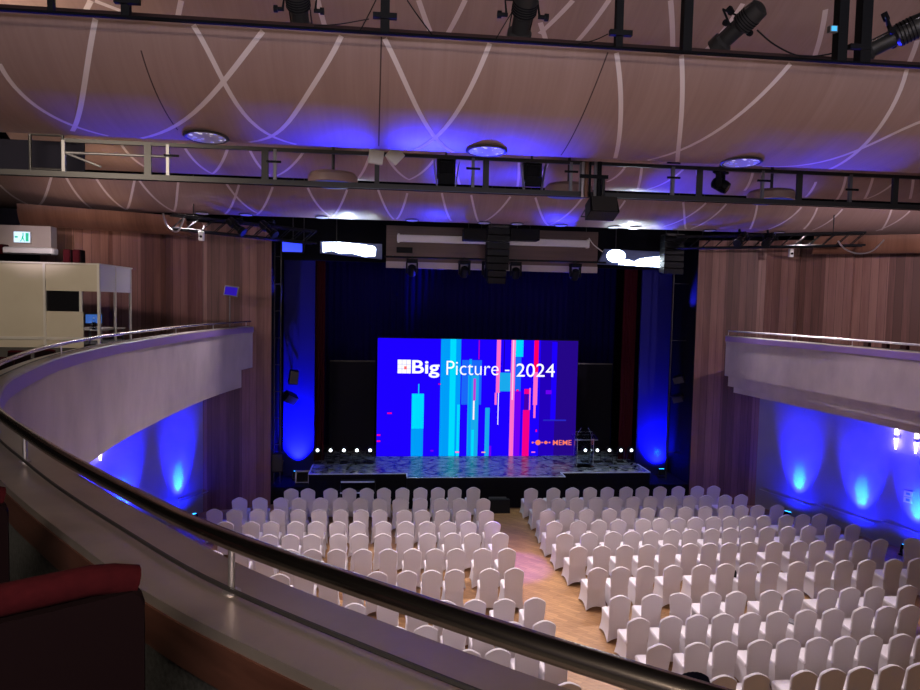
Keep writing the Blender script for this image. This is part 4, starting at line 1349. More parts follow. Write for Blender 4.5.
# ---------------------------------------------------------------- fixture builders
def stage_spot(label, loc, d, L_, r, grp, body='dark_metal', roll=0.0):
    t = thing('stage_spotlight', label, 'stage light', (0, 0, 0), aim(loc, d, roll), group=grp)
    MB().lathe([(0.45 * r, -0.5 * L_), (0.85 * r, -0.46 * L_), (0.95 * r, -0.3 * L_), (0.95 * r, -0.06 * L_), (0.72 * r, -0.02 * L_), (0.72 * r, 0.28 * L_), (0.98 * r, 0.32 * L_), (0.98 * r, 0.5 * L_), (0.82 * r, 0.5 * L_)], 20, 0, 'Y').build('body', M[body], t)
    MB().lathe([(0.80 * r, 0.485 * L_), (0.80 * r, 0.492 * L_)], 20, 0, 'Y').build('lens', M['dark_glass'], t)
    mb = MB()
    for i in range(5):
        mb.lathe([(1.0 * r, (-0.28 + 0.045 * i) * L_), (1.0 * r, (-0.265 + 0.045 * i) * L_)], 16, 0, 'Y')
    mb.build('cooling_fins', M['black'], t)
    mb = MB()
    mb.path([(-1.3 * r, 0, 0), (-1.3 * r, -0.1 * r, 1.7 * r), (1.3 * r, -0.1 * r, 1.7 * r), (1.3 * r, 0, 0)], 0.10 * r, 6)
    mb.build('yoke', M['black'], t)
    for s_ in (-1, 1):
        MB().lathe([(0.16 * r, 1.2 * r * s_), (0.16 * r, 1.7 * r * s_), (0.28 * r, 1.7 * r * s_), (0.28 * r, 2.0 * r * s_)][::s_], 10, 0, 'X').build('knob', M['black'], t)
    MB().box((0, -0.1 * r, 2.0 * r), (0.4 * r, 0.5 * r, 0.7 * r)).build('clamp', M['black'], t, bevel=0.005)
    for s_ in (-1, 1):
        MB().tube((s_ * 0.85 * r, -0.45 * L_, 0.3 * r), (s_ * 0.85 * r, 0.5 * L_, 0.3 * r), 0.06 * r, None, 6).build('guide_rod', M['chrome'], t)
    return t


def moving_head(label, loc, s_, pitch, rz, grp):
    """hangs from its base"""
    t = thing('moving_head', label, 'stage light', loc, rz, group=grp)
    MB().box((0, 0, -0.06 * s_), (0.36 * s_, 0.26 * s_, 0.12 * s_)).build('base', M['black'], t, bevel=0.01)
    for q in (-1, 1):
        MB().box((q * 0.17 * s_, 0, -0.28 * s_), (0.05 * s_, 0.12 * s_, 0.36 * s_)).build('arm', M['black'], t, bevel=0.008)
    mm = Matrix.Translation((0, 0, -0.36 * s_)) @ Matrix.Rotation(pitch, 4, 'X')
    MB(mm).lathe([(0.08 * s_, -0.18 * s_), (0.13 * s_, -0.14 * s_), (0.14 * s_, 0.10 * s_), (0.12 * s_, 0.18 * s_)], 18, 0, 'Y').build('head', M['black_gloss'], t)
    MB(mm).lathe([(0.10 * s_, 0.18 * s_), (0.10 * s_, 0.186 * s_)], 18, 0, 'Y').build('lens', M['dark_glass'], t)
    mb = MB()
    mb.box((0, 0, 0.05 * s_), (0.05 * s_, 0.05 * s_, 0.12 * s_))
    mb.build('clamp', M['dark_metal'], t)
    return t


def cable(label, pts, r=0.008, material='black', grp='cables'):
    pts = [Vector(p) for p in pts]
    out = []
    Q = [pts[0]] + pts + [pts[-1]]
    for i in range(1, len(Q) - 2):
        for j in range(8):
            u = j / 8
            p0, p1, p2, p3 = Q[i - 1:i + 3]
            out.append(0.5 * (2 * p1 + (p2 - p0) * u + (2 * p0 - 5 * p1 + 4 * p2 - p3) * u * u + (3 * p1 - p0 - 3 * p2 + p3) * u ** 3))
    out.append(pts[-1])
    return tag(MB().path(out, r, 6).build('cable', M[material]), label, 'cable', grp)


# ---------------------------------------------------------------- lighting bridge nearest the gallery (above the nearest panel)
BA = 6.6
za, zt = at(460, 37, BA).z, 10.35
t = thing('lighting_bridge', 'black lighting bridge along the top edge of the nearest ceiling panel', 'lighting bridge', (XC, BA, za), group='lighting bridges')
MB().box((XC, BA, za - 0.012), (19, 0.04, 0.022)).build('beam', M['void'], t, world=True)
MB().box((XC, BA + 0.02, zt), (19, 0.08, 0.08)).build('top_rail', M['black'], t, world=True)
for px, wd in ((50, 0.05), (125, 0.07), (385, 0.085), (620, 0.07), (688, 0.09), (843, 0.10), (866, 0.11)):
    x = at(px, 20, BA).x
    MB().box((x, BA + 0.03, (za + zt) / 2), (wd, wd, zt - za)).build('post', M['black'], t, world=True)
for px, py in ((128, 2), (385, 17), (620, 34), (858, 48)):
    p = at(px, py, BA)
    MB().box((p.x, BA - 0.02, p.z), (0.22, 0.05, 0.05)).build('cross_arm', M['black'], t, world=True)
for i, (px, py, dx, L_, r) in enumerate(((299, 10, 0.02, 0.62, 0.125), (523, 16, 0.0, 0.62, 0.135), (738, 28, -0.35, 0.62, 0.12), (893, 38, -0.75, 0.75, 0.13))):
    stage_spot(('long black spotlight hanging above the nearest panel, first from the exit sign side', 'long black spotlight hanging above the nearest panel, over the middle of the stage', 'slanted black spotlight above the nearest panel with a trailing cable', 'large slanted black spotlight above the nearest panel beside two thick posts')[i],
               at(px, py, 7.3), (dx * 1.6, 1.0, -0.62), L_, r, 'spotlights on the lighting bridge', 'dark_metal')
c_ = lambda *q: [at(a, b, 6.9) for a, b in q]
cable('black cable sagging from the slanted spotlight to the two thick posts', c_((757, 30), (775, 45), (800, 56), (830, 54), (848, 46)))
cable('thin black cable running from the spotlight over the stage to the panel edge', c_((512, 12), (500, 32), (495, 41)), 0.006)
cable('thin black cable pair beside the crossed post above the middle panel stripes', c_((376, 0), (368, 16), (360, 31)), 0.006)
cable('thin black cable slanting to the right of the crossed post', c_((407, 0), (418, 16), (433, 36)), 0.006)
cable('thin black cable stretched from the crossed post towards the first spotlight', c_((369, 19), (340, 24), (314, 26)), 0.005)
cable('thin black cable stretched from the tee post towards the nearest panel edge', c_((608, 34), (595, 40), (578, 44)), 0.005)
t = thing('control_box', 'small box with glowing blue display on a bridge post', 'control box', at(832.5, 29.5, 6.55))
MB().box((0.06, 0.03, 0), (0.14, 0.03, 0.03)).build('bracket', M['black'], t)
MB().box((0, 0, 0), (0.085, 0.05, 0.065)).build('case', M['grey_metal'], t, bevel=0.004)
MB().box((0, -0.027, 0), (0.055, 0.006, 0.045)).build('display', mat('display_cyan', (0.1, 0.4, 0.6), 0.4, emit=(0.05, 0.45, 0.9), es=1.0), t)

# ---------------------------------------------------------------- railed lighting bridge in front of the second panel
BB = 12.0
zb, zt = at(460, 189.5, BB).z, at(460, 157.5, BB).z
t = thing('lighting_bridge', 'long black railed lighting bridge between the two large ceiling panels', 'lighting bridge', (XC, BB, zb), group='lighting bridges')
MB().box((XC, BB, zb), (26, 0.06, 0.085)).build('beam', M['dark_metal'], t, world=True)
x0 = at(64, 140, BB).x
MB().box(((x0 + 16) / 2, BB + 0.02, zt), (16 - x0, 0.06, 0.06)).build('top_rail', M['dark_metal'], t, world=True)
MB().box((XC, BB + 0.15, zb), (26, 0.2, 0.04)).build('walkway', M['void'], t, world=True)
for px, wd in ((64, 0.05), (148, 0.11), (168, 0.05), (265, 0.11), (275, 0.05), (377, 0.08), (473, 0.05), (486, 0.10), (571, 0.05), (581, 0.05), (673, 0.06), (700, 0.10), (763, 0.05), (800, 0.10), (851, 0.06), (896, 0.11)):
    x = at(px, 170, BB).x
    MB().box((x, BB, (zb + zt) / 2), (wd, 0.05, zt - zb)).build('post', M['grey_metal'] if wd < 0.07 else M['dark_metal'], t, world=True)
for px, py in ((172, 156), (274, 162), (473, 169), (571, 172), (673, 163), (673, 178), (763, 181), (851, 190)):
    p = at(px, py, BB)
    MB().box((p.x, BB - 0.03, p.z), (0.24, 0.03, 0.035)).build('cross_arm', M['black'], t, world=True)
a, b = at(64, 152.5, BB), at(172, 157, BB)
MB().tube(a, b, 0.022).build('mid_rail', M['grey_metal'], t, world=True)
MB().tube(at(66, 153, BB), at(101, 167, BB), 0.02).build('brace', M['grey_metal'], t, world=True)
t = thing('frame_rack', 'dark open frame at the end of the railed bridge, booth side', 'frame', at(48, 172, 12.4))
a, b = at(30, 134, 12.4), at(63, 170, 12.4)
for p_, q_ in (((a.x, a.z), (b.x, a.z)), ((a.x, a.z), (a.x, b.z - 0.1)), ((b.x, a.z), (b.x, b.z - 0.1)), ((a.x, b.z), (b.x, b.z))):
    MB().tube((p_[0], 12.4, p_[1]), (q_[0], 12.4, q_[1]), 0.025).build('tube', M['dark_metal'], t, world=True)
mb = MB()
mb.box(((a.x + b.x) / 2 - 0.9, 12.9, (a.z + b.z) / 2), (2.6, 0.04, b.z - a.z + 0.0 if b.z > a.z else a.z - b.z))
mb.build('black_panel', M['flat'], t, world=True)

# lamps and boxes on that bridge
for i, (px, py, ry, lab) in enumerate(((376, 157, 0.10, 'white square lamp head on the railed bridge, upright one beside a post'), (395, 155.5, 0.72, 'white square lamp head on the railed bridge, the one turned on its corner'))):
    t = thing('square_lamp', lab, 'stage light', (0, 0, 0), turn(at(px, py, 11.8), 0.2, 0.15, ry), group='white square lamps')
    MB().box((0, 0, 0), (0.235, 0.12, 0.235)).build('head', M['white_box'], t, bevel=0.012)
    MB().tube((0, 0.05, 0.0), (0, 0.3, 0.08), 0.02).build('bracket', M['dark_metal'], t)
for px, py, lab in ((446, 171, 'black flood lamp with barn doors on the railed bridge, nearer the white square lamps'), (532, 174, 'black flood lamp with barn doors on the railed bridge, nearer the pipe bundle')):
    t = thing('flood_lamp', lab, 'stage light', at(px, py, 12.25), group='black flood lamps')
    MB().box((0, 0, 0.05), (0.32, 0.2, 0.36)).build('body', M['black'], t, bevel=0.015)
    MB().box((0, -0.11, 0.05), (0.24, 0.02, 0.26)).build('lens', M['dark_glass'], t)
    for s_ in (-1, 1):
        MB().box((s_ * 0.19, -0.10, -0.08), (0.012, 0.16, 0.46), 0, Matrix.Rotation(s_ * 0.14, 3, 'Y')).build('barn_door', M['grey_metal'], t)
    MB().box((0, -0.14, -0.16), (0.30, 0.012, 0.18), 0, Matrix.Rotation(0.4, 3, 'X')).build('lower_door', M['black'], t)
    MB().tube((0, 0.05, 0.2), (0, 0.05, 0.36), 0.02).build('clamp', M['dark_metal'], t)
p = at(721, 168, 12.2)
moving_head('black moving head lamp on the railed bridge between two posts', (p.x, 12.2, p.z), 0.85, R(-150), 0.9, 'moving head lamps')
t = thing('pipe_bundle', 'bundle of upright dark and copper pipes on the railed bridge', 'pipes', at(592, 190, 11.9))
for px, r, m_ in ((583.5, 0.025, 'silver_rail'), (587, 0.035, 'soffit_wood'), (590.5, 0.02, 'black'), (596, 0.03, 'grey_metal'), (599.5, 0.045, 'black'), (603.5, 0.03, 'dark_metal')):
    a, b = at(px, 162 if px < 601 else 176, 11.9), at(px, 197, 11.9)
    MB().tube(a, (a.x, a.y, b.z), r).build('pipe', M[m_], t, world=True)
a, b = at(580, 176, 11.85), at(608, 178, 11.85)
MB().box(((a.x + b.x) / 2, 11.85, a.z), (b.x - a.x, 0.04, 0.06)).build('clamp_bar', M['black'], t, world=True)
t = hung_speaker('dark trapezoid loudspeaker hanging under the pipe bundle', (0, 0, 0), turn(at(601.5, 208.5, 11.8), 0.0, -0.35), (0.52, 0.36, 0.30), 'black loudspeakers')

drum_blue = mat('dim_blue_diffuser', (0.10, 0.12, 0.3), 0.4, emit=(0.02, 0.05, 1.0), es=0.16)
# drum lamps under the second panel, downlights in the others
for px, py, lab in ((333, 181, 'wood rimmed drum lamp behind the railed bridge, nearest the booth'), (568.5, 192, 'wood rimmed drum lamp behind the railed bridge, beside the pipe bundle'), (771, 198, 'wood rimmed drum lamp behind the railed bridge, nearest the opposite gallery')):
    p = at(px, py, 13.6)
    t = thing('drum_lamp', lab, 'ceiling lamp', (p.x, 13.6, p.z - 0.08), group='drum lamps')
    MB().lathe([(0.44, 0.02), (0.47, 0.03), (0.47, 0.16), (0.42, 0.22)], 36).build('rim', M['panel_wood'], t)
    MB().lathe([(0.42, -0.005), (0.42, 0.025)], 36).build('diffuser', drum_blue, t)
    MB().lathe([(0.03, 0.2), (0.03, 0.9)], 8).build('stem', M['dark_metal'], t)

lens = mat('led_cluster', (0.5, 0.5, 0.6), 0.3)
k = N(lens)
tc = k.n('ShaderNodeTexCoord').outputs['Object']
v = k.n('ShaderNodeTexVoronoi', feature='F1')
v.inputs['Scale'].default_value = 14
k.l(k.mapping(tc, (1, 1, 0.01)), v.inputs['Vector'])
dots = k.math('LESS_THAN', v.outputs['Distance'], 0.33)
k.l(k.mix(dots, (0.015, 0.01, 0.04), k.mix(k.math('GREATER_THAN', k.noise(tc, 9, 1), 0.52), (0.75, 0.72, 0.85), (0.12, 0.16, 0.9))), k.b.inputs['Emission Color'])
k.b.inputs['Emission Strength'].default_value = 0.9


def downlight(label, k_, x, t_, r, grp):
    y, z = prof(k_, t_)
    y1, z1 = prof(k_, min(1, t_ + 0.02))
    sl_ = math.atan2(z1 - z, y1 - y)
    t = thing('downlight', label, 'ceiling lamp', (0, 0, 0), Matrix.Translation((x, y, z)) @ Matrix.Rotation(sl_, 4, 'X'), group=grp)
    MB().lathe([(r, -0.002), (r * 1.02, -0.012), (r * 0.93, -0.024), (r * 0.86, -0.02), (r * 0.86, -0.002)], 32).build('ring', M['dark_metal'], t)
    MB().lathe([(r * 0.86, -0.016), (r * 0.86, -0.01)], 32).build('lens', lens, t)


for x, t_, lab in ((-2.09, 0.90, 'round downlight in the nearest ceiling panel, booth side of the crossing stripes'), (1.19, 0.92, 'round downlight in the nearest ceiling panel, over the middle of the screen'), (4.45, 0.92, 'round downlight in the nearest ceiling panel, nearest the opposite gallery')):
    downlight(lab, 1, x, t_, 0.25, 'downlights in the nearest panel')
for i, px in enumerate((89, 202, 246, 322, 412, 484, 517, 561, 614, 635, 710, 779, 804, 896)):
    y, z = prof(3, 0.9)
    downlight('small downlight in the ceiling panel nearest the stage, %s from the exit sign side' % ORD[i], 3, at(px, 222, y).x, 0.9, 0.2, 'downlights in the panel nearest the stage')

# ---------------------------------------------------------------- above the stage
p = at(498, 228, 20.9)
t = thing('line_array', 'tall curved stack of black loudspeaker cabinets over the middle of the stage', 'loudspeaker', (p.x, 20.9, 7.3), group='hanging line arrays')
zc, yc, an = p.z, 20.9, 0.0
for i in range(8):
    an = 0.02 + 0.035 * i
    MB(Matrix.Translation((p.x, yc, zc - 0.11)) @ Matrix.Rotation(an, 4, 'X')).box((0, 0, 0), (0.68 - (0.02 * i if i > 5 else 0), 0.42, 0.19)).build('cabinet', M['black_gloss'], t, world=True, bevel=0.012)
    zc -= 0.205
    yc += 0.205 * math.sin(an)
MB().box((p.x, 20.9, p.z + 0.02), (0.6, 0.5, 0.06)).build('flying_frame', M['dark_metal'], t, world=True)
for s_ in (-1, 1):
    MB().tube((p.x + s_ * 0.2, 20.95, p.z), (p.x + s_ * 0.2, 20.95, 12.6), 0.012).build('chain', M['dark_metal'], t, world=True)
p = at(672.5, 236, 21.6)
t = thing('line_array', 'short stack of black loudspeaker cabinets beside the lit panel, lectern side', 'loudspeaker', (p.x, 21.6, 7.4), group='hanging line arrays')
zc = p.z
for i in range(6):
    MB(Matrix.Translation((p.x, 21.6, zc - 0.1)) @ Matrix.Rotation(0.03 * i, 4, 'X')).box((0, 0, 0), (0.66, 0.42, 0.19)).build('cabinet', M['black_gloss'], t, world=True, bevel=0.012)
    zc -= 0.203
MB().box((p.x, 21.6, p.z + 0.02), (0.6, 0.5, 0.06)).build('flying_frame', M['dark_metal'], t, world=True)
for s_ in (-1, 1):
    MB().tube((p.x + s_ * 0.2, 21.65, p.z), (p.x + s_ * 0.2, 21.65, 12.6), 0.012).build('chain', M['dark_metal'], t, world=True)

a, b = at(397, 238, 21.5), at(589, 245, 21.5)
zc = at(493, 241, 21.5).z
t = thing('screen_housing', 'long white roller screen housing on the boarded header', 'screen housing', ((a.x + b.x) / 2, 21.5, zc))
MB().box(((a.x + b.x) / 2, 21.5, zc), (b.x - a.x, 0.2, 0.22)).build('case', M['white_panel'], t, world=True, bevel=0.03)
for q in (a.x + 0.05, b.x - 0.05):
    MB().box((q, 21.5, zc), (0.06, 0.24, 0.26)).build('end_cap', M['white_box'], t, world=True)
    MB().tube((q, 21.6, zc), (q, 21.9, zc + 0.1), 0.02).build('bracket', M['grey_metal'], t, world=True)
for i, (xa, xb, lab) in enumerate(((463, 487, 'flat black subwoofer box over the screen housing, booth side of the line array'), (509, 538, 'flat black subwoofer box over the screen housing, lectern side of the line array'))):
    a, b = at(xa, 229, 21.1), at(xb, 241, 21.1)
    z = at((xa + xb) / 2, 235, 21.1).z
    t = thing('hanging_subwoofer', lab, 'loudspeaker', ((a.x + b.x) / 2, 21.1, z), group='hanging subwoofers')
    MB().box((0, 0, 0), (b.x - a.x, 0.5, 0.36)).build('cabinet', M['black'], t, bevel=0.015)
    for q in (-0.2, 0.2):
        MB().tube((q, 0, 0.15), (q, 0, 12.6 - z), 0.012).build('chain', M['dark_metal'], t)
p = at(404.5, 250, 21.78)
o = MB().box((0, 0, 0), (0.5, 0.14, 0.17)).build('junction_box', M['black'], bevel=0.01)
o.location = (p.x, 21.80, p.z)
tag(o, 'small black box mounted low on the boarded header', 'box')

a, b = at(384, 256.5, 21.55), at(606, 262.5, 21.55)
t = thing('lighting_pipe', 'thin black pipe across the foot of the boarded header', 'pipe', ((a.x + b.x) / 2, 21.55, a.z))
MB().tube((a.x, 21.55, a.z), (b.x, 21.55, a.z), 0.03).build('tube', M['black'], t, world=True)
for f in (0.04, 0.35, 0.65, 0.96):
    MB().tube((a.x + (b.x - a.x) * f, 21.55, a.z), (a.x + (b.x - a.x) * f, 21.85, a.z + 0.05), 0.02).build('bracket', M['dark_metal'], t, world=True)
for px, n_ in ((412, 'first'), (464.5, 'second'), (488, 'third'), (516, 'fourth'), (575.5, 'fifth')):
    x = at(px, 262, 21.55).x
    moving_head('black moving head lamp under the header pipe, %s from the booth side' % n_, (x, 21.55, a.z - 0.06), 0.95, R(-125), 0.1 * (px % 3 - 1) + math.pi, 'moving head lamps under the header')

# reflector panels either side of the header; light on them painted as glowing shapes
case = mat('blue_grey_case', (0.10, 0.13, 0.30), 0.4)


def lit_panel(label, housing, glare_shapes, Y):
    p = at(*housing[0], Y)
    t = thing('reflector_panel', label, 'stage light', p, group='bright lit panels')
    def slab(poly, y0, y1):
        q = [at(a_, b_, Y) for a_, b_ in poly]
        n_ = len(q)
        vs = [(v_.x, y0, v_.z) for v_ in q] + [(v_.x, y1, v_.z) for v_ in q]
        return MB().add(vs, [tuple(range(n_)), tuple(range(2 * n_ - 1, n_ - 1, -1))] + [(i, n_ + i, n_ + (i + 1) % n_, (i + 1) % n_) for i in range(n_)])
    slab(housing, Y, Y + 0.12).build('case', case, t, world=True, smooth=False)
    for l_ in glare_shapes:
        slab(l_, Y - 0.012, Y).build('lens', M['panel_glare'], t, world=True, smooth=False)  # glowing shapes stand for light falling on the panel, not lenses
    q = at((housing[0][0] + housing[1][0]) / 2, housing[0][1], Y)
    for s_ in (-0.5, 0.5):
        MB().tube((q.x + s_, Y + 0.08, q.z - 0.1), (q.x + s_, Y + 0.08, 12.6), 0.015).build('hanger', M['dark_metal'], t, world=True)


lit_panel('bright white flood panel with jagged glow on the booth side of the header', [(320, 241), (320, 253), (382, 259), (382, 244)],
            [[(322.5, 242.5), (323, 252), (332, 250.5), (340, 253.5), (352, 253.2), (365, 256.7), (375, 255.8), (375.8, 249), (374, 246.5), (362, 244.5), (340, 242.2)]], 21.9)
lit_panel('bright white flood panel with round spots on the lectern side of the header', [(605, 249), (598, 264), (662, 268), (665, 252)],
            [[(616 + 9.3 * math.cos(-i * math.pi / 9), 256 + 6.4 * math.sin(-i * math.pi / 9)) for i in range(18)],
             [(618, 264.3), (640, 266), (661.3, 267), (662.5, 258), (660, 256.5), (650, 257.5), (640, 258.8), (634, 262), (629, 260), (622, 260.3)]], 21.9)
p = at(350, 249, 21.6)
spot((p.x, 21.7, p.z + 0.2), at(330, 219, 20.5), 260, (0.75, 0.9, 1.0), 70, 1.0, 0.1)
p = at(635, 257, 21.6)
spot((p.x, 21.7, p.z + 0.2), at(633, 230, 20.5), 260, (0.75, 0.9, 1.0), 70, 1.0, 0.1)
t = thing('blue_flood', 'small flood lamp with glowing blue face beside the boarded wall, booth side', 'stage light', at(293, 247, 22.2))
MB().box((0, 0, 0), (0.66, 0.3, 0.36), taper=1.15).build('body', M['black'], t, bevel=0.02)
MB().box((0, -0.16, 0), (0.60, 0.02, 0.32)).build('lens', M['led_blue'], t)
MB().tube((0, 0, 0.15), (0, 0, 12.6 - at(293, 247, 22.2).z), 0.015).build('hanger', M['dark_metal'], t)


# side trusses under the panel nearest the stage
def truss(label, a, b, h, grp):
    a, b = Vector(a), Vector(b)
    t = thing('lighting_truss', label, 'truss', a, group=grp)
    d = (b - a).normalized()
    sd = Vector((d.y, -d.x, 0)).normalized() * h
    up = Vector((0, 0, h))
    for q in (Vector((0, 0, 0)), sd, up, sd + up):
        MB().tube(a + q, b + q, 0.03, None, 8).build('chord', M['black'], t, world=True)
    mb = MB()
    n_ = int((b - a).length / h)
    for i in range(n_):
        p0, p1 = a.lerp(b, i / n_), a.lerp(b, (i + 1) / n_)
        for q0, q1 in ((Vector((0, 0, 0)), up), (sd, sd + up), (Vector((0, 0, 0)), sd)):
            mb.tube(p0 + q0, p1 + q1, 0.014, None, 6)
    mb.build('lattice', M['black'], t, world=True)
    for f in (0.15, 0.85):
        q = a.lerp(b, f)
        MB().tube(q + up, (q.x, q.y, 12.6), 0.014, None, 6).build('hanger', M['dark_metal'], t, world=True)


truss('black lighting truss under the panel nearest the stage, booth side', at(170, 229, 19.4), at(312, 244, 21.2), 0.36, 'side lighting trusses')
truss('black lighting truss under the panel nearest the stage, opposite gallery side', at(676, 249, 20.9), at(862, 246, 18.9), 0.36, 'side lighting trusses')
for i, (px, py, Y, d, lab) in enumerate(((236, 226, 19.7, (0.6, -0.2, -0.5), 'black spotlight on the booth side truss, nearer the boarded wall'), (268, 229, 20.1, (0.7, -0.3, -0.6), 'black spotlight on the booth side truss, nearer the stage'),
                                         (741, 239, 19.6, (-0.5, -0.4, -0.4), 'black spotlight on the opposite side truss, nearer the stage'), (769, 240, 19.4, (-0.5, -0.4, -0.4), 'black spotlight on the opposite side truss, nearer the gallery'))):
    stage_spot(lab, at(px, py, Y), d, 0.6, 0.13, 'spotlights on the side trusses', 'black_gloss')
for px, py, Y, lab in ((201.5, 236, 19.3, 'small white camera box hanging on the boarded wall, booth side'), (791, 253, 20.3, 'small pale box high on the boarded wall over the opposite gallery')):
    p = at(px, py, Y)
    t = thing('wall_camera', lab, 'camera', p)
    MB().box((0, 0, 0), (0.14, 0.10, 0.26)).build('case', M['white_box'], t, bevel=0.02)
    MB().lathe([(0.035, -0.07), (0.035, -0.05)], 12, 0, 'Y', (0, 0, -0.02)).build('lens', M['dark_glass'], t)
    MB().tube((0, 0.04, 0.1), (0, 0.3, 0.3), 0.012).build('bracket', M['grey_metal'], t)
cable('pale cable hanging in a loop under the ceiling panel, booth side', [at(a_, b_, 18.9) for a_, b_ in ((163, 213), (166, 224), (173, 231), (179, 230), (184, 218))], 0.025, 'silver_rail', 'cable loops')
cable('pale cable hanging in a loop under the ceiling panel, over the opposite gallery', [at(a_, b_, 18.7) for a_, b_ in ((838, 241), (845, 249), (858, 253.5), (872, 251), (884, 240))], 0.022, 'silver_rail', 'cable loops')
cable('pale thin cable curving down beside the bright reflector panel, lectern side', [at(a_, b_, 21.4) for a_, b_ in ((589, 238), (594, 245), (603, 252))], 0.015, 'silver_rail', 'cable loops')

# ---------------------------------------------------------------- booth and gallery things
BY, BZ0, BZ1 = 15.0, 5.42, at(99, 265, 15.0).z
bx = lambda px: at(px, 300, BY).x
bz = lambda py: at(70, py, BY).z
XA, XB = -8.45, bx(99)
t = thing('interpreter_booth', 'cream panelled interpreter booth with a dark window on the gallery', 'booth', ((XA + XB) / 2, BY + 0.9, BZ0))


def front(name, x0, x1, z0, z1, material, th=0.04, y=BY):
    return MB().box(((x0 + x1) / 2, y + th / 2, (z0 + z1) / 2), (x1 - x0, th, z1 - z0)).build(name, material, t, world=True)


front('front_panel', XA, bx(45), BZ0, BZ1, M['cream'])
front('upper_panel', bx(45), XB, bz(291), BZ1, M['cream'])
front('lower_panel', bx(45), bx(83), BZ0, bz(311.5), M['cream'])
front('window', bx(46), bx(80), bz(311.5), bz(291), M['dark_glass'], 0.02, BY + 0.012)
front('glass_panel', bx(83), XB, BZ0, bz(291), M['booth_glass'], 0.012, BY + 0.012)
for px in (45, 99):
    MB().box((bx(px), BY, (BZ0 + BZ1) / 2), (0.05, 0.06, BZ1 - BZ0)).build('post', M['cream_frame'], t, world=True)
MB().box((bx(81), BY, (bz(291) + bz(311.5)) / 2), (0.05, 0.05, bz(291) - bz(311.5))).build('post', M['cream_frame'], t, world=True)
for y in (15.85, 16.75):
    MB().box((XB, y, (BZ0 + BZ1) / 2), (0.05, 0.05, BZ1 - BZ0)).build('post', M['cream_frame'], t, world=True)
for y0, y1 in ((15.03, 15.82), (15.88, 16.72)):
    MB().box((XB, (y0 + y1) / 2, (bz(291) + BZ1) / 2), (0.04, y1 - y0, BZ1 - bz(291))).build('side_panel', M['white_panel'], t, world=True)
    MB().box((XB, (y0 + y1) / 2, (BZ0 + bz(291)) / 2), (0.012, y1 - y0, bz(291) - BZ0)).build('glass_panel', M['booth_glass'], t, world=True)
MB().box(((XA + XB) / 2, BY + 0.9, BZ1 + 0.015), (XB - XA + 0.06, 1.86, 0.03)).build('roof', M['cream_frame'], t, world=True)
MB().box(((XA + XB) / 2, BY - 0.01, bz(340) + 0.03), (XB - XA, 0.03, 0.06)).build('bottom_rail', M['cream_frame'], t, world=True)
t = thing('booth_desk', 'small desk inside the glass corner of the booth', 'desk', (-6.35, 15.95, BZ0))
MB().box((0, 0, 0.36), (0.8, 1.3, 0.03)).build('top', M['cream_frame'], t)
for sx in (-1, 1):
    for sy in (-1, 1):
        MB().box((sx * 0.36, sy * 0.6, 0.17), (0.04, 0.04, 0.34)).build('leg', M['grey_metal'], t)
t = thing('desk_monitor', 'small monitor with blue glow on the desk in the booth', 'monitor', (-6.3, 15.75, BZ0 + 0.375), 0.5)
MB().box((0, 0, 0.01), (0.16, 0.12, 0.02)).build('base', M['black'], t)
MB().box((0, 0.0, 0.07), (0.03, 0.03, 0.12)).build('neck', M['black'], t)
MB().box((0, 0, 0.21), (0.34, 0.03, 0.22)).build('case', M['black'], t, bevel=0.006)
MB().box((0, -0.017, 0.21), (0.31, 0.006, 0.19)).build('display', mat('monitor_blue', (0.02, 0.05, 0.2), 0.3, emit=(0.04, 0.12, 0.4), es=1.0), t)
for i, (x, y, lab) in enumerate(((-6.12, 15.3, 'clear water bottle on the booth desk, nearer the glass corner'), (-6.05, 16.3, 'clear water bottle on the booth desk, behind the monitor'))):
    t = thing('water_bottle', lab, 'bottle', (x, y, BZ0 + 0.375), group='water bottles in the booth')
    MB().lathe([(0.035, 0), (0.038, 0.02), (0.038, 0.15), (0.014, 0.21), (0.014, 0.23)], 14).build('body', M['acrylic'], t)
    MB().lathe([(0.016, 0.23), (0.016, 0.25)], 10).build('cap', M['white_box'], t)
for px, lab in ((69, 'red folded cushion standing on the booth roof, nearer the exit sign'), (78.5, 'red folded cushion standing on the booth roof, nearer the glass corner')):
    p = at(px, 265, 15.5)
    t = thing('seat_cushion', lab, 'cushion', (p.x, 15.5, BZ1 + 0.03), group='red cushions on the booth roof')
    MB().box((0, 0, 0.15), (0.15, 0.25, 0.30)).build('pad', M['red_seat'], t, bevel=0.03)
    MB().box((0.085, 0, 0.15), (0.02, 0.22, 0.29)).build('piping', M['seat_back'], t, bevel=0.006)

EY = 17.75
a, b = at(-12, 236, EY), at(50, 237, EY)
mb = MB()
mb.box(((a.x + b.x) / 2 - 1.5, EY + 0.2, at(30, 237, EY).z), (b.x - a.x + 3, 0.3, 0.55))
struct(mb.build('wall_left_beam', noisy('beige_plaster', (0.40, 0.33, 0.29), (0.46, 0.39, 0.34), 1.0), smooth=False))
p = at(22.8, 237.2, EY)
t = thing('exit_sign', 'glowing emergency exit sign with green figures on the beige beam', 'sign', (p.x, EY, p.z))
MB().box((0, 0.0, 0), (0.38, 0.08, 0.27)).build('case', M['white_box'], t)
MB().box((0, -0.042, 0), (0.36, 0.006, 0.25)).build('lit_face', M['exit_white'], t)
mb = MB()
mb.box((0.12, -0.047, 0.0), (0.07, 0.004, 0.20))
mb.lathe([(0.02, -0.049), (0.02, -0.046)], 12, 0, 'Y', (0.03, 0, 0.075))
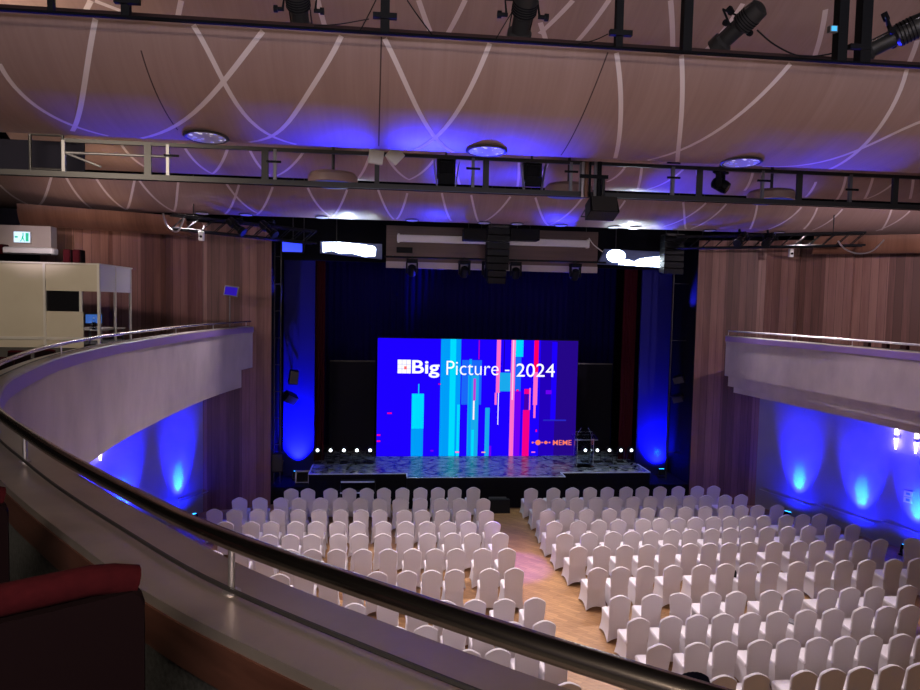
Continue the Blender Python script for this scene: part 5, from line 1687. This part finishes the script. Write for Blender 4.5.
mb.box((0.02, -0.047, 0.0), (0.035, 0.004, 0.09), 0, Matrix.Rotation(0.3, 3, 'Y'))
mb.box((-0.01, -0.047, -0.07), (0.022, 0.004, 0.09), 0, Matrix.Rotation(0.6, 3, 'Y'))
mb.box((0.045, -0.047, -0.065), (0.022, 0.004, 0.09), 0, Matrix.Rotation(-0.4, 3, 'Y'))
mb.box((-0.11, -0.047, 0.0), (0.06, 0.004, 0.03))
mb.add([(-0.165, -0.047, 0), (-0.125, -0.047, 0.045), (-0.125, -0.047, -0.045)], [(0, 2, 1)])
mb.build('running_figure', M['exit_green'], t)
a, b = at(3, 250, EY - 0.25), at(54, 251, EY - 0.25)
t = thing('air_curtain', 'long grey wall unit under the exit sign', 'air unit', ((a.x + b.x) / 2, EY - 0.25, a.z))
MB().box((0, 0.1, 0), (b.x - a.x, 0.3, 0.16)).build('case', M['white_box'], t, bevel=0.04)
MB().box((0, -0.05, -0.075), (b.x - a.x - 0.1, 0.06, 0.03)).build('grille', M['dark_metal'], t)
MB().box((-(b.x - a.x) / 2 - 0.06, 0.1, 0.02), (0.14, 0.3, 0.24)).build('end_cap', M['red_seat'], t, bevel=0.02)

p = at(231.5, 291, 20.5)
t = thing('confidence_monitor', 'small tilted monitor on a pole by the gallery end, booth side', 'monitor', (p.x - 0.05, 20.5, 4.9))
MB().lathe([(0.12, 0), (0.12, 0.02), (0.02, 0.04)], 18).build('base', M['black'], t)
MB().lathe([(0.018, 0.03), (0.018, p.z - 4.9 - 0.12)], 10).build('pole', M['grey_metal'], t)
MB().box((0.05, -0.03, p.z - 4.9), (0.40, 0.05, 0.30), 0, Matrix.Rotation(-0.25, 3, 'X') @ Matrix.Rotation(0.12, 3, 'Y')).build('case', M['grey_metal'], t, bevel=0.01)
MB().box((0.05, -0.058, p.z - 4.9 - 0.005), (0.34, 0.02, 0.24), 0, Matrix.Rotation(-0.25, 3, 'X') @ Matrix.Rotation(0.12, 3, 'Y')).build('display', mat('monitor_violet', (0.0, 0.0, 0.02), 0.5, emit=(0.02, 0.004, 0.35), es=1.0, spec=0.1), t)
